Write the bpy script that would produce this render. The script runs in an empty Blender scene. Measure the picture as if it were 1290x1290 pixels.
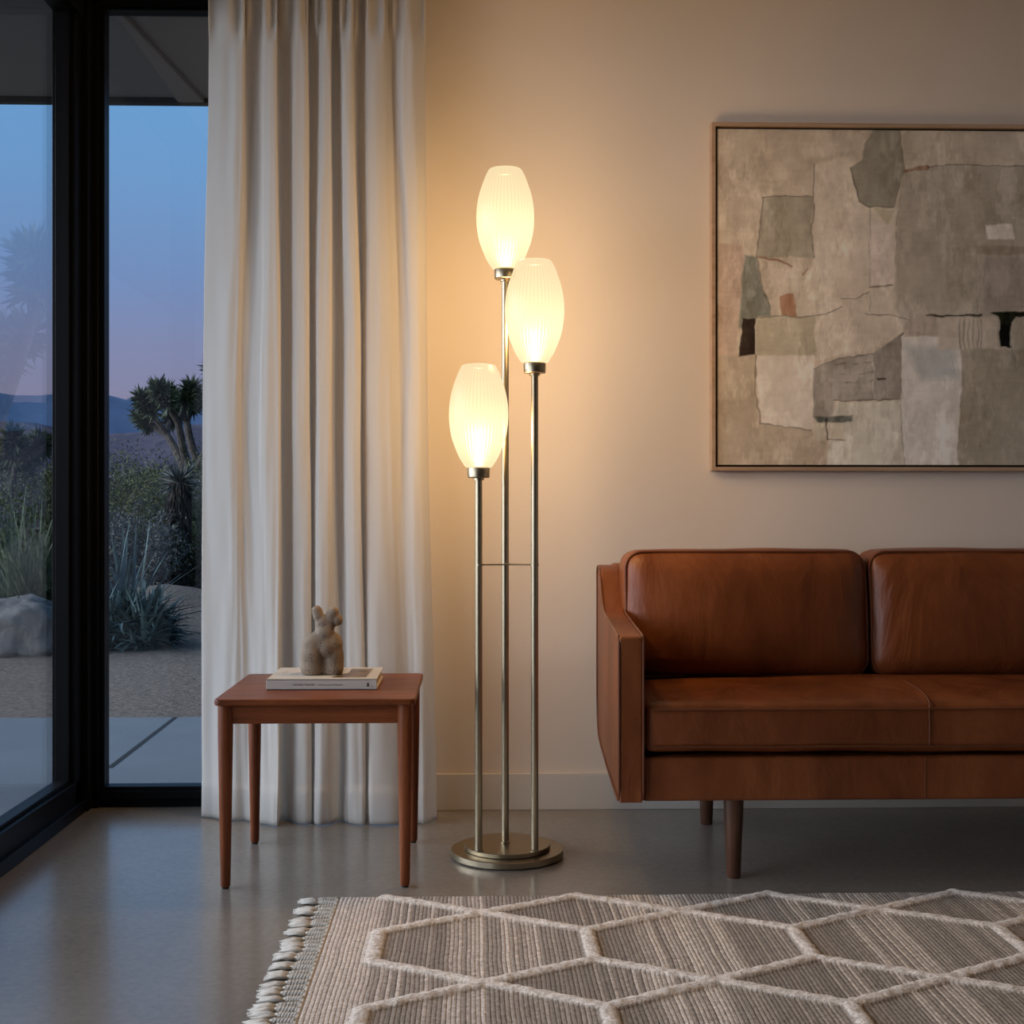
import bpy, math, random
import numpy as np
from mathutils import Vector, Matrix, noise
S = bpy.context.scene
C = S.collection

# ------------------------------------------------------------------ camera
F_PX, H, CY, YAW = 1640.0, 0.9, 641.0, math.atan(48 / 1640)
SN, CS = math.sin(YAW), math.cos(YAW)
cd = bpy.data.cameras.new('camera'); cam = bpy.data.objects.new('camera', cd); C.objects.link(cam)
cd.sensor_width = 36; cd.lens = 36 * F_PX / 1290; cd.shift_y = -(645 - CY) / 1290
cd.clip_start = 0.02; cd.clip_end = 3000
cam.location = (0, 0, H); cam.rotation_euler = (math.pi / 2, 0, -YAW)
S.camera = cam
S.view_settings.view_transform = 'Standard'; S.view_settings.look = 'None'
S.view_settings.gamma = 1; S.view_settings.use_curve_mapping = False
S.view_settings.exposure = 0.15
cy = S.cycles
cy.use_denoising = True; cy.max_bounces = 10; cy.diffuse_bounces = 5; cy.glossy_bounces = 5
cy.transparent_max_bounces = 24; cy.sample_clamp_indirect = 6.0; cy.caustics_reflective = False; cy.caustics_refractive = False

# ------------------------------------------------------------------ sky (dusk)
WEST_FILL_GLOW = (6.6, 6.8, 7.6)
w = bpy.data.worlds.new('dusk_sky'); S.world = w; w.use_nodes = True
nt = w.node_tree; nt.nodes.clear()
tc = nt.nodes.new('ShaderNodeTexCoord'); sep = nt.nodes.new('ShaderNodeSeparateXYZ')
ramp = nt.nodes.new('ShaderNodeValToRGB'); bg = nt.nodes.new('ShaderNodeBackground'); wo = nt.nodes.new('ShaderNodeOutputWorld')
nt.links.new(tc.outputs['Generated'], sep.inputs[0]); nt.links.new(sep.outputs['Z'], ramp.inputs[0])
# afterglow added to the unseen sky at left, as fill light for the room
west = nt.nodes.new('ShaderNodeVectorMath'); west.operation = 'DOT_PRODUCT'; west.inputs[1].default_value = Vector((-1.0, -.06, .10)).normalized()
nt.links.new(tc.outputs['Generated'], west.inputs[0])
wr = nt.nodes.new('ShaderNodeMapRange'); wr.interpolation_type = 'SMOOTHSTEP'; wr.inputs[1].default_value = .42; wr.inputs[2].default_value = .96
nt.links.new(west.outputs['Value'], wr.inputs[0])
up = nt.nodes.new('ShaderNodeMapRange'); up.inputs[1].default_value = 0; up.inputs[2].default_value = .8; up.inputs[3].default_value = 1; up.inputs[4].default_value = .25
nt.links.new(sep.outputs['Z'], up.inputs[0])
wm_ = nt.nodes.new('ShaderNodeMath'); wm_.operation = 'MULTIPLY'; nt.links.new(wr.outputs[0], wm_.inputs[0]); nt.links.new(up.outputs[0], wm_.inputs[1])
gs = nt.nodes.new('ShaderNodeVectorMath'); gs.operation = 'SCALE'; gs.inputs[0].default_value = WEST_FILL_GLOW
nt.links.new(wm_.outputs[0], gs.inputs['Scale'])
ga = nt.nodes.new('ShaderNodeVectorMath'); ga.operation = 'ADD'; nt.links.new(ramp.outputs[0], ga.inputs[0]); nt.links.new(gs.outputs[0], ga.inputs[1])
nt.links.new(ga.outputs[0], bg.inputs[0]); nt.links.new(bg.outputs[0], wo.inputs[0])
SKY_STRENGTH = 1.0
bg.inputs[1].default_value = SKY_STRENGTH
cr = ramp.color_ramp
stops = [(0.0, (.25, .25, .38)), (0.08, (.255, .24, .37)), (0.125, (.23, .26, .44)), (0.17, (.19, .285, .53)),
         (0.24, (.17, .34, .63)), (0.32, (.155, .37, .69)), (0.6, (.11, .24, .46)), (1.0, (.07, .15, .32))]
while len(cr.elements) < len(stops): cr.elements.new(0.5)
for e, (p, c) in zip(cr.elements, stops): e.position = p; e.color = (*c, 1)

LAMP_WATTS = 15.5          # each of the three bulbs
SHADE_GLOW = 0.46

# ------------------------------------------------------------------ survey helpers (photo pixel + known depth -> metres)
def xu(u, y):
    k = (u - 645) / F_PX
    return y * (k * CS + SN) / (CS - k * SN)
def zv(v, x, y): return H + (CY - v) / F_PX * (x * SN + y * CS)

# ------------------------------------------------------------------ material helpers
def srgb(r, g, b):
    f = lambda c: (c / 255 / 12.92) if c / 255 <= .04045 else ((c / 255 + .055) / 1.055) ** 2.4
    return (f(r), f(g), f(b))
MATS = {}
def mat(name, col=(.5, .5, .5), rough=.6, metal=0.0, spec=.5, build=None):
    m = bpy.data.materials.new(name); m.use_nodes = True
    t = m.node_tree; b = t.nodes['Principled BSDF']
    b.inputs['Base Color'].default_value = (*col, 1); b.inputs['Roughness'].default_value = rough
    b.inputs['Metallic'].default_value = metal; b.inputs['Specular IOR Level'].default_value = spec
    if build: build(t, b)
    MATS[name] = m
    return m
def N(t, kind, **kw):
    n = t.nodes.new(kind)
    for k, v in kw.items():
        if k in n.inputs: n.inputs[k].default_value = v
        else: setattr(n, k, v)
    return n
def coords(t, scale=(1, 1, 1), out='Object', rot=(0, 0, 0)):
    a = t.nodes.new('ShaderNodeTexCoord'); m = t.nodes.new('ShaderNodeMapping')
    m.inputs['Scale'].default_value = scale; m.inputs['Rotation'].default_value = rot
    t.links.new(a.outputs[out], m.inputs[0]); return m.outputs[0]
def rampn(t, fac, stops):
    r = t.nodes.new('ShaderNodeValToRGB'); e = r.color_ramp.elements
    while len(e) < len(stops): e.new(.5)
    for el, (p, c) in zip(e, stops): el.position = p; el.color = (*c, 1)
    t.links.new(fac, r.inputs[0]); return r.outputs[0]
def bump(t, b, h, strength=.2, dist=.01, prev=None):
    n = N(t, 'ShaderNodeBump', Strength=strength, Distance=dist)
    t.links.new(h, n.inputs['Height'])
    if prev is not None: t.links.new(prev, n.inputs['Normal'])
    t.links.new(n.outputs[0], b.inputs['Normal']); return n.outputs[0]
LEAF = 1.55
def noisy(c0, c1, scale=(1, 1, 1), nscale=5, detail=6, bumps=None, rough=None, dist=.01):
    def f(t, b):
        v = coords(t, scale)
        n = N(t, 'ShaderNodeTexNoise', Scale=nscale, Detail=detail); t.links.new(v, n.inputs[0])
        t.links.new(rampn(t, n.outputs[0], [(.3, c0), (.7, c1)]), b.inputs['Base Color'])
        if rough:
            r = N(t, 'ShaderNodeMapRange'); r.inputs[3].default_value, r.inputs[4].default_value = rough
            t.links.new(n.outputs[0], r.inputs[0]); t.links.new(r.outputs[0], b.inputs['Roughness'])
        prev = None
        for s, st in (bumps or []):
            n2 = N(t, 'ShaderNodeTexNoise', Scale=s, Detail=4); t.links.new(v, n2.inputs[0])
            prev = bump(t, b, n2.outputs[0], st, dist, prev)
    return f

mat('plaster', build=noisy((.73, .645, .56), (.77, .685, .60), nscale=2.5, bumps=[(60, .05), (220, .04)], dist=.002), rough=.75, spec=.25)
mat('dark_wall_finish', (.045, .028, .018), .6)  # dark finish given to the unseen front wall to cut reflection and fill
mat('ceiling_paint', (.72, .69, .64), .85)
mat('trim_paint', (.70, .65, .585), .5)
mat('black_aluminium', (.005, .0052, .006), .42, 0.0, .12)
mat('black_gasket', (.004, .004, .004), .6)

def concrete(t, b):
    v = coords(t)
    a = N(t, 'ShaderNodeTexNoise', Scale=1.3, Detail=7, Roughness=.55); t.links.new(v, a.inputs[0])
    c = N(t, 'ShaderNodeTexNoise', Scale=60, Detail=8, Roughness=.7); t.links.new(v, c.inputs[0])
    mx = N(t, 'ShaderNodeMix', data_type='FLOAT'); mx.inputs[0].default_value = .42
    t.links.new(a.outputs[0], mx.inputs[2]); t.links.new(c.outputs[0], mx.inputs[3])
    t.links.new(rampn(t, mx.outputs[0], [(.25, (.165, .146, .124)), (.75, (.36, .322, .275))]), b.inputs['Base Color'])
    r = N(t, 'ShaderNodeMapRange'); r.inputs[1].default_value = .3; r.inputs[2].default_value = .7
    r.inputs[1].default_value = 0; r.inputs[2].default_value = 1; r.inputs[3].default_value = .20; r.inputs[4].default_value = .34
    sm_ = N(t, 'ShaderNodeTexNoise', Scale=2.0, Detail=1.0); t.links.new(v, sm_.inputs[0])
    b.inputs['Roughness'].default_value = .27
    sp_ = N(t, 'ShaderNodeTexNoise', Scale=160, Detail=3); t.links.new(v, sp_.inputs[0])
    b.inputs['Coat Weight'].default_value = .3; b.inputs['Coat Roughness'].default_value = .12
mat('polished_concrete', build=concrete, spec=.6)
mat('patio_concrete', build=noisy((.17, .175, .18), (.21, .215, .22), nscale=3, bumps=[(80, .1)]), rough=.5)
mat('desert_dirt', build=noisy((.18, .145, .118), (.37, .30, .245), nscale=34, detail=10, bumps=[(6, .4), (30, .8), (110, .7)], dist=.05), rough=.95, spec=.1)
mat('soffit_paint', (.24, .22, .205), .8)
mat('fascia_metal', (.02, .02, .022), .5)
mat('mountain_near_hazed', build=noisy((.09, .085, .11), (.13, .115, .14), nscale=.02, bumps=[(.03, .8)], dist=10), rough=1, spec=0)  # purplish distance haze mixed into the base colour
mat('mountain_far_hazed', build=noisy((.085, .135, .225), (.105, .16, .255), nscale=.008, bumps=[(.015, .6)], dist=10), rough=1, spec=0)  # blue aerial haze put into the base colour
mat('boulder', build=noisy((.13, .125, .12), (.25, .235, .22), nscale=2.2, detail=10, bumps=[(4, .5), (22, .4)], dist=.04), rough=.9)
mat('bark', build=noisy((.035, .028, .022), (.09, .075, .06), nscale=14, bumps=[(25, .7)], dist=.03), rough=.95)
mat('pale_twig', (.12, .115, .11), .9)
for nm, a, b_ in (('leaf_dark', (.018, .026, .010), (.05, .06, .022)), ('leaf_olive', (.034, .040, .010), (.100, .100, .028)),
                  ('leaf_sage', (.03, .055, .055), (.08, .12, .115)), ('leaf_grey', (.05, .055, .045), (.12, .125, .11)),
                  ('leaf_yucca', (.03, .05, .03), (.10, .125, .075)), ('leaf_joshua', (.02, .032, .018), (.055, .07, .035))):
    mat(nm, build=noisy(tuple(q * LEAF for q in a), tuple(q * LEAF * 1.15 for q in b_), nscale=9), rough=.7, spec=.3)

def linen(t, b):
    v = coords(t)
    w1 = N(t, 'ShaderNodeTexWave', wave_type='BANDS', bands_direction='Z', Scale=260, Distortion=2.5); w1.inputs['Detail Scale'].default_value = 3
    w2 = N(t, 'ShaderNodeTexWave', wave_type='BANDS', bands_direction='X', Scale=260, Distortion=2.5)
    n = N(t, 'ShaderNodeTexNoise', Scale=60, Detail=3)
    vs = coords(t, (1, 1, .12)); t.links.new(vs, n.inputs[0])
    for q in (w1, w2): t.links.new(v, q.inputs[0])
    ad = N(t, 'ShaderNodeMath', operation='ADD'); t.links.new(w1.outputs[1], ad.inputs[0]); t.links.new(w2.outputs[1], ad.inputs[1])
    ad2 = N(t, 'ShaderNodeMath', operation='ADD'); t.links.new(ad.outputs[0], ad2.inputs[0]); t.links.new(n.outputs[0], ad2.inputs[1])
    bump(t, b, ad2.outputs[0], .12, .001)
    b.inputs['Sheen Weight'].default_value = .15
    tr = N(t, 'ShaderNodeBsdfTranslucent'); tr.inputs[0].default_value = (.80, .77, .72, 1)
    mx = N(t, 'ShaderNodeMixShader'); mx.inputs[0].default_value = .46
    o = t.nodes['Material Output']
    t.links.new(b.outputs[0], mx.inputs[1]); t.links.new(tr.outputs[0], mx.inputs[2]); t.links.new(mx.outputs[0], o.inputs[0])
mat('linen', (.82, .78, .73), .9, spec=.1, build=linen)

def brass(t, b):
    v = coords(t, (1, 1, 1))
    n = N(t, 'ShaderNodeTexNoise', Scale=9, Detail=3); t.links.new(coords(t, (1, 1, 60)), n.inputs[0])
    r = N(t, 'ShaderNodeMapRange'); r.inputs[3].default_value = .26; r.inputs[4].default_value = .42
    t.links.new(n.outputs[0], r.inputs[0]); t.links.new(r.outputs[0], b.inputs['Roughness'])
    b.inputs['Anisotropic'].default_value = .3
mat('antique_brass', (.40, .335, .23), .32, 1.0, build=brass)

def leather(t, b):
    v = coords(t)
    n = N(t, 'ShaderNodeTexNoise', Scale=4.2, Detail=8, Roughness=.6, Distortion=.5); t.links.new(coords(t, (1.6, 1, .7)), n.inputs[0])
    t.links.new(rampn(t, n.outputs[0], [(.25, (.098, .025, .0066)), (.5, (.172, .046, .0122)), (.78, (.26, .080, .024))]), b.inputs['Base Color'])
    r = N(t, 'ShaderNodeMapRange'); r.inputs[3].default_value = .34; r.inputs[4].default_value = .5
    t.links.new(n.outputs[0], r.inputs[0]); t.links.new(r.outputs[0], b.inputs['Roughness'])
    wr = N(t, 'ShaderNodeTexNoise', Scale=7, Detail=5, Distortion=1.2); t.links.new(coords(t, (1, 1, .45)), wr.inputs[0])
    vo = N(t, 'ShaderNodeTexVoronoi', Scale=420); t.links.new(v, vo.inputs[0])
    p = bump(t, b, wr.outputs[0], .6, .014)
    bump(t, b, vo.outputs[0], .12, .0008, p)
mat('cognac_leather', build=leather, rough=.4, spec=.36)
mat('leather_piping', (.13, .038, .014), .38)
mat('stitching', (.13, .042, .016), .7)

def wood(dark, mid, light, axis='X', sc=1.0):
    def f(t, b):
        st = {'X': (1.2, 14, 14), 'Y': (14, 1.2, 14), 'Z': (14, 14, 1.2)}[axis]
        v = coords(t, tuple(q * sc for q in st))
        n = N(t, 'ShaderNodeTexNoise', Scale=2.2, Detail=8, Distortion=.8); t.links.new(v, n.inputs[0])
        n2 = N(t, 'ShaderNodeTexNoise', Scale=26, Detail=3); t.links.new(v, n2.inputs[0])
        mx = N(t, 'ShaderNodeMix', data_type='FLOAT'); mx.inputs[0].default_value = .25
        t.links.new(n.outputs[0], mx.inputs[2]); t.links.new(n2.outputs[0], mx.inputs[3])
        t.links.new(rampn(t, mx.outputs[0], [(.36, dark), (.5, mid), (.64, light)]), b.inputs['Base Color'])
        bump(t, b, mx.outputs[0], .06, .002)
    return f
TK = ((.115, .026, .006), (.20, .050, .012), (.275, .076, .020))
mat('teak_along_x', build=wood(*TK, 'X'), rough=.42, spec=.35)
mat('teak_along_y', build=wood(*TK, 'Y'), rough=.42, spec=.35)
mat('teak_along_z', build=wood(*TK, 'Z'), rough=.42, spec=.35)
mat('walnut', build=wood((.055, .022, .011), (.095, .038, .019), (.13, .055, .028), 'Z'), rough=.42)
mat('maple_frame', build=wood((.36, .235, .15), (.43, .29, .19), (.48, .335, .225), 'X'), rough=.5)
mat('frame_gap_black', (.006, .005, .004), .7)
mat('rubber_pad', (.02, .02, .02), .8)

def attr_mat(name, attr, rough, extra=None):
    def f(t, b):
        a = N(t, 'ShaderNodeAttribute', attribute_name=attr); t.links.new(a.outputs[0], b.inputs['Base Color'])
        if extra: extra(t, b, a)
    return mat(name, rough=rough, build=f, spec=.2)
def canvas_x(t, b, a):
    n = N(t, 'ShaderNodeTexNoise', Scale=420, Detail=2); t.links.new(coords(t), n.inputs[0])
    n2 = N(t, 'ShaderNodeTexNoise', Scale=22, Detail=6, Distortion=1.5); t.links.new(coords(t, (1, 1, .4)), n2.inputs[0])
    p = bump(t, b, n.outputs[0], .15, .001); bump(t, b, n2.outputs[0], .25, .003, p)
attr_mat('painted_canvas', 'paint', .7, canvas_x)

RIB = .0088
def rug_x(t, b):
    # yarn ribs: parallel to the fringed edge; woven colour per rib, pattern regions from the mesh attribute
    a = N(t, 'ShaderNodeAttribute', attribute_name='weave'); sp = N(t, 'ShaderNodeSeparateColor'); t.links.new(a.outputs[0], sp.inputs[0])
    tc = t.nodes.new('ShaderNodeTexCoord'); sx = N(t, 'ShaderNodeSeparateXYZ'); t.links.new(tc.outputs['Object'], sx.inputs[0])
    wob = N(t, 'ShaderNodeTexNoise', Scale=6, Detail=1); t.links.new(tc.outputs['Object'], wob.inputs[0])
    wm = N(t, 'ShaderNodeMath', operation='MULTIPLY_ADD'); wm.inputs[1].default_value = .007
    t.links.new(wob.outputs[0], wm.inputs[0]); t.links.new(sx.outputs[0], wm.inputs[2])
    dv = N(t, 'ShaderNodeMath', operation='DIVIDE'); dv.inputs[1].default_value = RIB; t.links.new(wm.outputs[0], dv.inputs[0])
    fl = N(t, 'ShaderNodeMath', operation='FLOOR'); t.links.new(dv.outputs[0], fl.inputs[0])
    fr = N(t, 'ShaderNodeMath', operation='FRACT'); t.links.new(dv.outputs[0], fr.inputs[0])
    wn = N(t, 'ShaderNodeTexWhiteNoise', noise_dimensions='1D'); t.links.new(fl.outputs[0], wn.inputs['W'])
    # long streaks along each rib
    cv = N(t, 'ShaderNodeCombineXYZ'); t.links.new(fl.outputs[0], cv.inputs[0])
    ym = N(t, 'ShaderNodeMath', operation='MULTIPLY'); ym.inputs[1].default_value = 55; t.links.new(sx.outputs[1], ym.inputs[0]); t.links.new(ym.outputs[0], cv.inputs[1])
    st = N(t, 'ShaderNodeTexNoise', Scale=1.0, Detail=4); t.links.new(cv.outputs[0], st.inputs[0])
    # rib profile
    pr = N(t, 'ShaderNodeMath', operation='PINGPONG'); pr.inputs[1].default_value = .5; t.links.new(fr.outputs[0], pr.inputs[0])
    pp = N(t, 'ShaderNodeMapRange', interpolation_type='SMOOTHSTEP'); pp.inputs[1].default_value = 0; pp.inputs[2].default_value = .32; t.links.new(pr.outputs[0], pp.inputs[0])
    # lightness = region + streak
    s1 = N(t, 'ShaderNodeMath', operation='MULTIPLY_ADD'); s1.inputs[1].default_value = .9; s1.inputs[2].default_value = -.45; t.links.new(wn.outputs[0], s1.inputs[0])
    s2 = N(t, 'ShaderNodeMath', operation='MULTIPLY_ADD'); s2.inputs[1].default_value = 1.0; s2.inputs[2].default_value = -.5; t.links.new(st.outputs[0], s2.inputs[0])
    ad = N(t, 'ShaderNodeMath', operation='ADD'); t.links.new(s1.outputs[0], ad.inputs[0]); t.links.new(s2.outputs[0], ad.inputs[1])
    mu = N(t, 'ShaderNodeMath', operation='MULTIPLY'); t.links.new(ad.outputs[0], mu.inputs[0]); t.links.new(sp.outputs[2], mu.inputs[1])
    ad2 = N(t, 'ShaderNodeMath', operation='ADD'); ad2.use_clamp = True; t.links.new(mu.outputs[0], ad2.inputs[0]); t.links.new(sp.outputs[1], ad2.inputs[1])
    wool = rampn(t, ad2.outputs[0], [(0, (.27, .215, .17)), (.35, (.41, .335, .27)), (.7, (.64, .54, .455)), (1, (.80, .69, .59))])
    mx = N(t, 'ShaderNodeMix', data_type='RGBA'); t.links.new(sp.outputs[0], mx.inputs[0]); t.links.new(wool, mx.inputs[6]); mx.inputs[7].default_value = (.86, .77, .68, 1)
    fine = N(t, 'ShaderNodeTexNoise', Scale=170, Detail=4); t.links.new(tc.outputs['Object'], fine.inputs[0])
    fm = N(t, 'ShaderNodeMapRange'); fm.inputs[1].default_value = .3; fm.inputs[2].default_value = .7; fm.inputs[3].default_value = .62; fm.inputs[4].default_value = 1.28; t.links.new(fine.outputs[0], fm.inputs[0])
    sc = N(t, 'ShaderNodeVectorMath', operation='SCALE'); t.links.new(mx.outputs[2], sc.inputs[0]); t.links.new(fm.outputs[0], sc.inputs['Scale'])
    t.links.new(sc.outputs[0], b.inputs['Base Color'])
    iv = N(t, 'ShaderNodeMath', operation='SUBTRACT'); iv.inputs[0].default_value = 1; t.links.new(sp.outputs[0], iv.inputs[1])
    hm = N(t, 'ShaderNodeMath', operation='MULTIPLY'); t.links.new(pp.outputs[0], hm.inputs[0]); t.links.new(iv.outputs[0], hm.inputs[1])
    p = bump(t, b, hm.outputs[0], .5, .003); bump(t, b, fine.outputs[0], .7, .003, p)
    b.inputs['Sheen Weight'].default_value = .2
mat('woven_wool', rough=.95, spec=.05, build=rug_x)
mat('wool_yarn', build=noisy((.66, .61, .54), (.80, .75, .68), nscale=90, bumps=[(300, .5)], dist=.002), rough=.95, spec=.05)

def stone(t, b):
    v = coords(t)
    n = N(t, 'ShaderNodeTexNoise', Scale=30, Detail=8); t.links.new(v, n.inputs[0])
    vo = N(t, 'ShaderNodeTexVoronoi', Scale=150); t.links.new(v, vo.inputs[0])
    spk = N(t, 'ShaderNodeMath', operation='LESS_THAN'); spk.inputs[1].default_value = .25; t.links.new(vo.outputs[0], spk.inputs[0])
    n3 = N(t, 'ShaderNodeTexNoise', Scale=55, Detail=2); t.links.new(v, n3.inputs[0])
    g = N(t, 'ShaderNodeMath', operation='GREATER_THAN'); g.inputs[1].default_value = .49; t.links.new(n3.outputs[0], g.inputs[0])
    mm = N(t, 'ShaderNodeMath', operation='MULTIPLY'); t.links.new(spk.outputs[0], mm.inputs[0]); t.links.new(g.outputs[0], mm.inputs[1])
    base = rampn(t, n.outputs[0], [(.3, (.21, .155, .11)), (.7, (.34, .265, .195))])
    mx = N(t, 'ShaderNodeMix', data_type='RGBA'); t.links.new(mm.outputs[0], mx.inputs[0]); t.links.new(base, mx.inputs[6]); mx.inputs[7].default_value = (.07, .045, .03, 1)
    t.links.new(mx.outputs[2], b.inputs['Base Color'])
    iv = N(t, 'ShaderNodeMath', operation='SUBTRACT'); iv.inputs[0].default_value = 1; t.links.new(mm.outputs[0], iv.inputs[1])
    p = bump(t, b, n.outputs[0], .15, .004); bump(t, b, iv.outputs[0], .5, .001, p)
mat('travertine_stone', build=stone, rough=.75, spec=.3)
mat('book_cloth', (.60, .56, .50), .75, spec=.2)
mat('paper', build=noisy((.62, .54, .42), (.72, .64, .52), scale=(1, 1, 400), nscale=3), rough=.9)
mat('ink', (.035, .03, .03), .7)
mat('book_photo', build=noisy((.03, .022, .016), (.34, .22, .13), scale=(10, 24, 1), nscale=1.6), rough=.35)
mat('book_photo_pale', (.45, .37, .28), .35)

# window glass: two-sided architectural glass
m = bpy.data.materials.new('window_glass'); m.use_nodes = True; t = m.node_tree; t.nodes.clear(); MATS['window_glass'] = m
o = N(t, 'ShaderNodeOutputMaterial'); g = N(t, 'ShaderNodeBsdfGlossy', Roughness=0.0); tr = N(t, 'ShaderNodeBsdfTransparent'); tr.inputs[0].default_value = (.93, .955, .955, 1)
ge = N(t, 'ShaderNodeNewGeometry'); mr = N(t, 'ShaderNodeMapRange'); mr.inputs[3].default_value = 1.5; mr.inputs[4].default_value = 1 / 1.5
fr = N(t, 'ShaderNodeFresnel'); mx = N(t, 'ShaderNodeMixShader')
t.links.new(ge.outputs['Backfacing'], mr.inputs[0]); t.links.new(mr.outputs[0], fr.inputs[0]); t.links.new(fr.outputs[0], mx.inputs[0])
t.links.new(tr.outputs[0], mx.inputs[1]); t.links.new(g.outputs[0], mx.inputs[2]); t.links.new(mx.outputs[0], o.inputs[0])

# opal lamp glass: glows, scatters its bulb's light, lets part of it through
m = bpy.data.materials.new('opal_glass'); m.use_nodes = True; t = m.node_tree; t.nodes.clear(); MATS['opal_glass'] = m
o = N(t, 'ShaderNodeOutputMaterial'); em = N(t, 'ShaderNodeEmission'); em.inputs[1].default_value = SHADE_GLOW
at = N(t, 'ShaderNodeAttribute', attribute_name='rib')
t.links.new(rampn(t, at.outputs['Fac'], [(0, (1.15, .84, .42)), (.4, (1.66, 1.33, .78)), (1, (1.78, 1.47, .90))]), em.inputs[0])
tl = N(t, 'ShaderNodeBsdfTranslucent'); tl.inputs[0].default_value = (.011, .012, .014, 1)
gl = N(t, 'ShaderNodeBsdfGlossy', Roughness=.3); gl.inputs[0].default_value = (.03, .03, .03, 1)
a1 = N(t, 'ShaderNodeAddShader'); a2 = N(t, 'ShaderNodeAddShader'); tp = N(t, 'ShaderNodeBsdfTransparent'); mx = N(t, 'ShaderNodeMixShader'); mx.inputs[0].default_value = .70
t.links.new(em.outputs[0], a1.inputs[0]); t.links.new(tl.outputs[0], a1.inputs[1]); t.links.new(a1.outputs[0], a2.inputs[0]); t.links.new(gl.outputs[0], a2.inputs[1])
t.links.new(tp.outputs[0], mx.inputs[1]); t.links.new(a2.outputs[0], mx.inputs[2]); t.links.new(mx.outputs[0], o.inputs[0])

# ------------------------------------------------------------------ mesh helpers
class MB:
    def __init__(s): s.v = []; s.f = []
    def add(s, vs, fs):
        n = len(s.v); s.v += [tuple(p) for p in vs]; s.f += [tuple(i + n for i in f) for f in fs]; return s
    def box(s, x0, x1, y0, y1, z0, z1):
        return s.add([(x, y, z) for z in (z0, z1) for y in (y0, y1) for x in (x0, x1)],
                     [(0, 2, 3, 1), (4, 5, 7, 6), (0, 1, 5, 4), (2, 6, 7, 3), (0, 4, 6, 2), (1, 3, 7, 5)])
    def prism(s, poly, axis, a, b):  # poly = list of 2D points, extruded along axis
        def P(p, q): return {'x': (q, p[0], p[1]), 'y': (p[0], q, p[1]), 'z': (p[0], p[1], q)}[axis]
        n = len(poly)
        return s.add([P(p, a) for p in poly] + [P(p, b) for p in poly],
                     [tuple(range(n))[::-1], tuple(range(n, 2 * n))] + [(i, (i + 1) % n, n + (i + 1) % n, n + i) for i in range(n)])
    def lathe(s, c, prof, seg=48, rib=0, ribn=48):
        vs = []; fs = []
        for (r, z) in prof:
            for k in range(seg):
                a = 2 * math.pi * k / seg; rr = r * (1 + rib * math.cos(ribn * a))
                vs.append((c[0] + rr * math.cos(a), c[1] + rr * math.sin(a), c[2] + z))
        for j in range(len(prof) - 1):
            for k in range(seg):
                k2 = (k + 1) % seg; fs.append((j * seg + k, j * seg + k2, (j + 1) * seg + k2, (j + 1) * seg + k))
        n = len(vs)
        if prof[0][0] > 1e-5: fs.append(tuple(range(seg))[::-1])
        if prof[-1][0] > 1e-5: fs.append(tuple(range(n - seg, n)))
        return s.add(vs, fs)
    def tube(s, pts, r, seg=8, closed=False, caps=True):
        pts = [Vector(p) for p in pts]; n = len(pts); vs = []; fs = []
        rr = r if isinstance(r, (list, tuple)) else [r] * n
        prevn = None
        for i, p in enumerate(pts):
            a = pts[(i - 1) % n] if (i > 0 or closed) else p; b = pts[(i + 1) % n] if (i < n - 1 or closed) else p
            d = (b - a); d = d.normalized() if d.length > 1e-9 else Vector((0, 0, 1))
            if prevn is None:
                u = d.orthogonal().normalized()
            else:
                u = (prevn - d * prevn.dot(d)); u = u.normalized() if u.length > 1e-6 else d.orthogonal().normalized()
            prevn = u; q = d.cross(u)
            for k in range(seg):
                t_ = 2 * math.pi * k / seg; vs.append(p + (u * math.cos(t_) + q * math.sin(t_)) * rr[i])
        m_ = n if closed else n - 1
        for i in range(m_):
            j = (i + 1) % n
            for k in range(seg):
                k2 = (k + 1) % seg; fs.append((i * seg + k, i * seg + k2, j * seg + k2, j * seg + k))
        if not closed and caps: fs += [tuple(range(seg))[::-1], tuple(range((n - 1) * seg, n * seg))]
        return s.add(vs, fs)
ORG = {}
def link(name, me, m, parent=None, origin=None):
    o = bpy.data.objects.new(name, me); C.objects.link(o)
    if m: me.materials.append(MATS[m] if isinstance(m, str) else m)
    if parent:
        org = ORG[parent.name]; o.parent = parent
    else:
        org = Vector(origin) if origin is not None else Vector((0, 0, 0)); o.location = org
    ORG[o.name] = Vector(org)
    me.transform(Matrix.Translation(-Vector(org)))
    return o
def obj(name, mb, m, parent=None, origin=None, bevel=0, seg=3, smooth=True, angle=35):
    me = bpy.data.meshes.new(name); me.from_pydata(mb.v, [], mb.f)
    if origin is None and parent is None:
        a = np.array(mb.v); origin = ((a[:, 0].min() + a[:, 0].max()) / 2, (a[:, 1].min() + a[:, 1].max()) / 2, a[:, 2].min())
    o = link(name, me, m, parent, origin)
    if smooth:
        me.shade_smooth()
        me.set_sharp_from_angle(angle=math.radians(angle)) if not bevel else None
    if bevel:
        b = o.modifiers.new('bevel', 'BEVEL'); b.width = bevel; b.segments = seg; b.limit_method = 'ANGLE'; b.angle_limit = math.radians(32); b.harden_normals = False
        if smooth:
            me.set_sharp_from_angle(angle=math.radians(60)) if False else None
            w_ = o.modifiers.new('wn', 'WEIGHTED_NORMAL'); w_.keep_sharp = True
    return o
def tag(o, label=None, cat=None, group=None, kind=None):
    if label: o['label'] = label
    if cat: o['category'] = cat
    if group: o['group'] = group
    if kind: o['kind'] = kind
    return o
def thing(name, label, cat, loc, group=None, kind=None):
    o = bpy.data.objects.new(name, None); C.objects.link(o); o.location = loc; o.empty_display_size = .05
    ORG[o.name] = Vector(loc); return tag(o, label, cat, group, kind)
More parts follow.
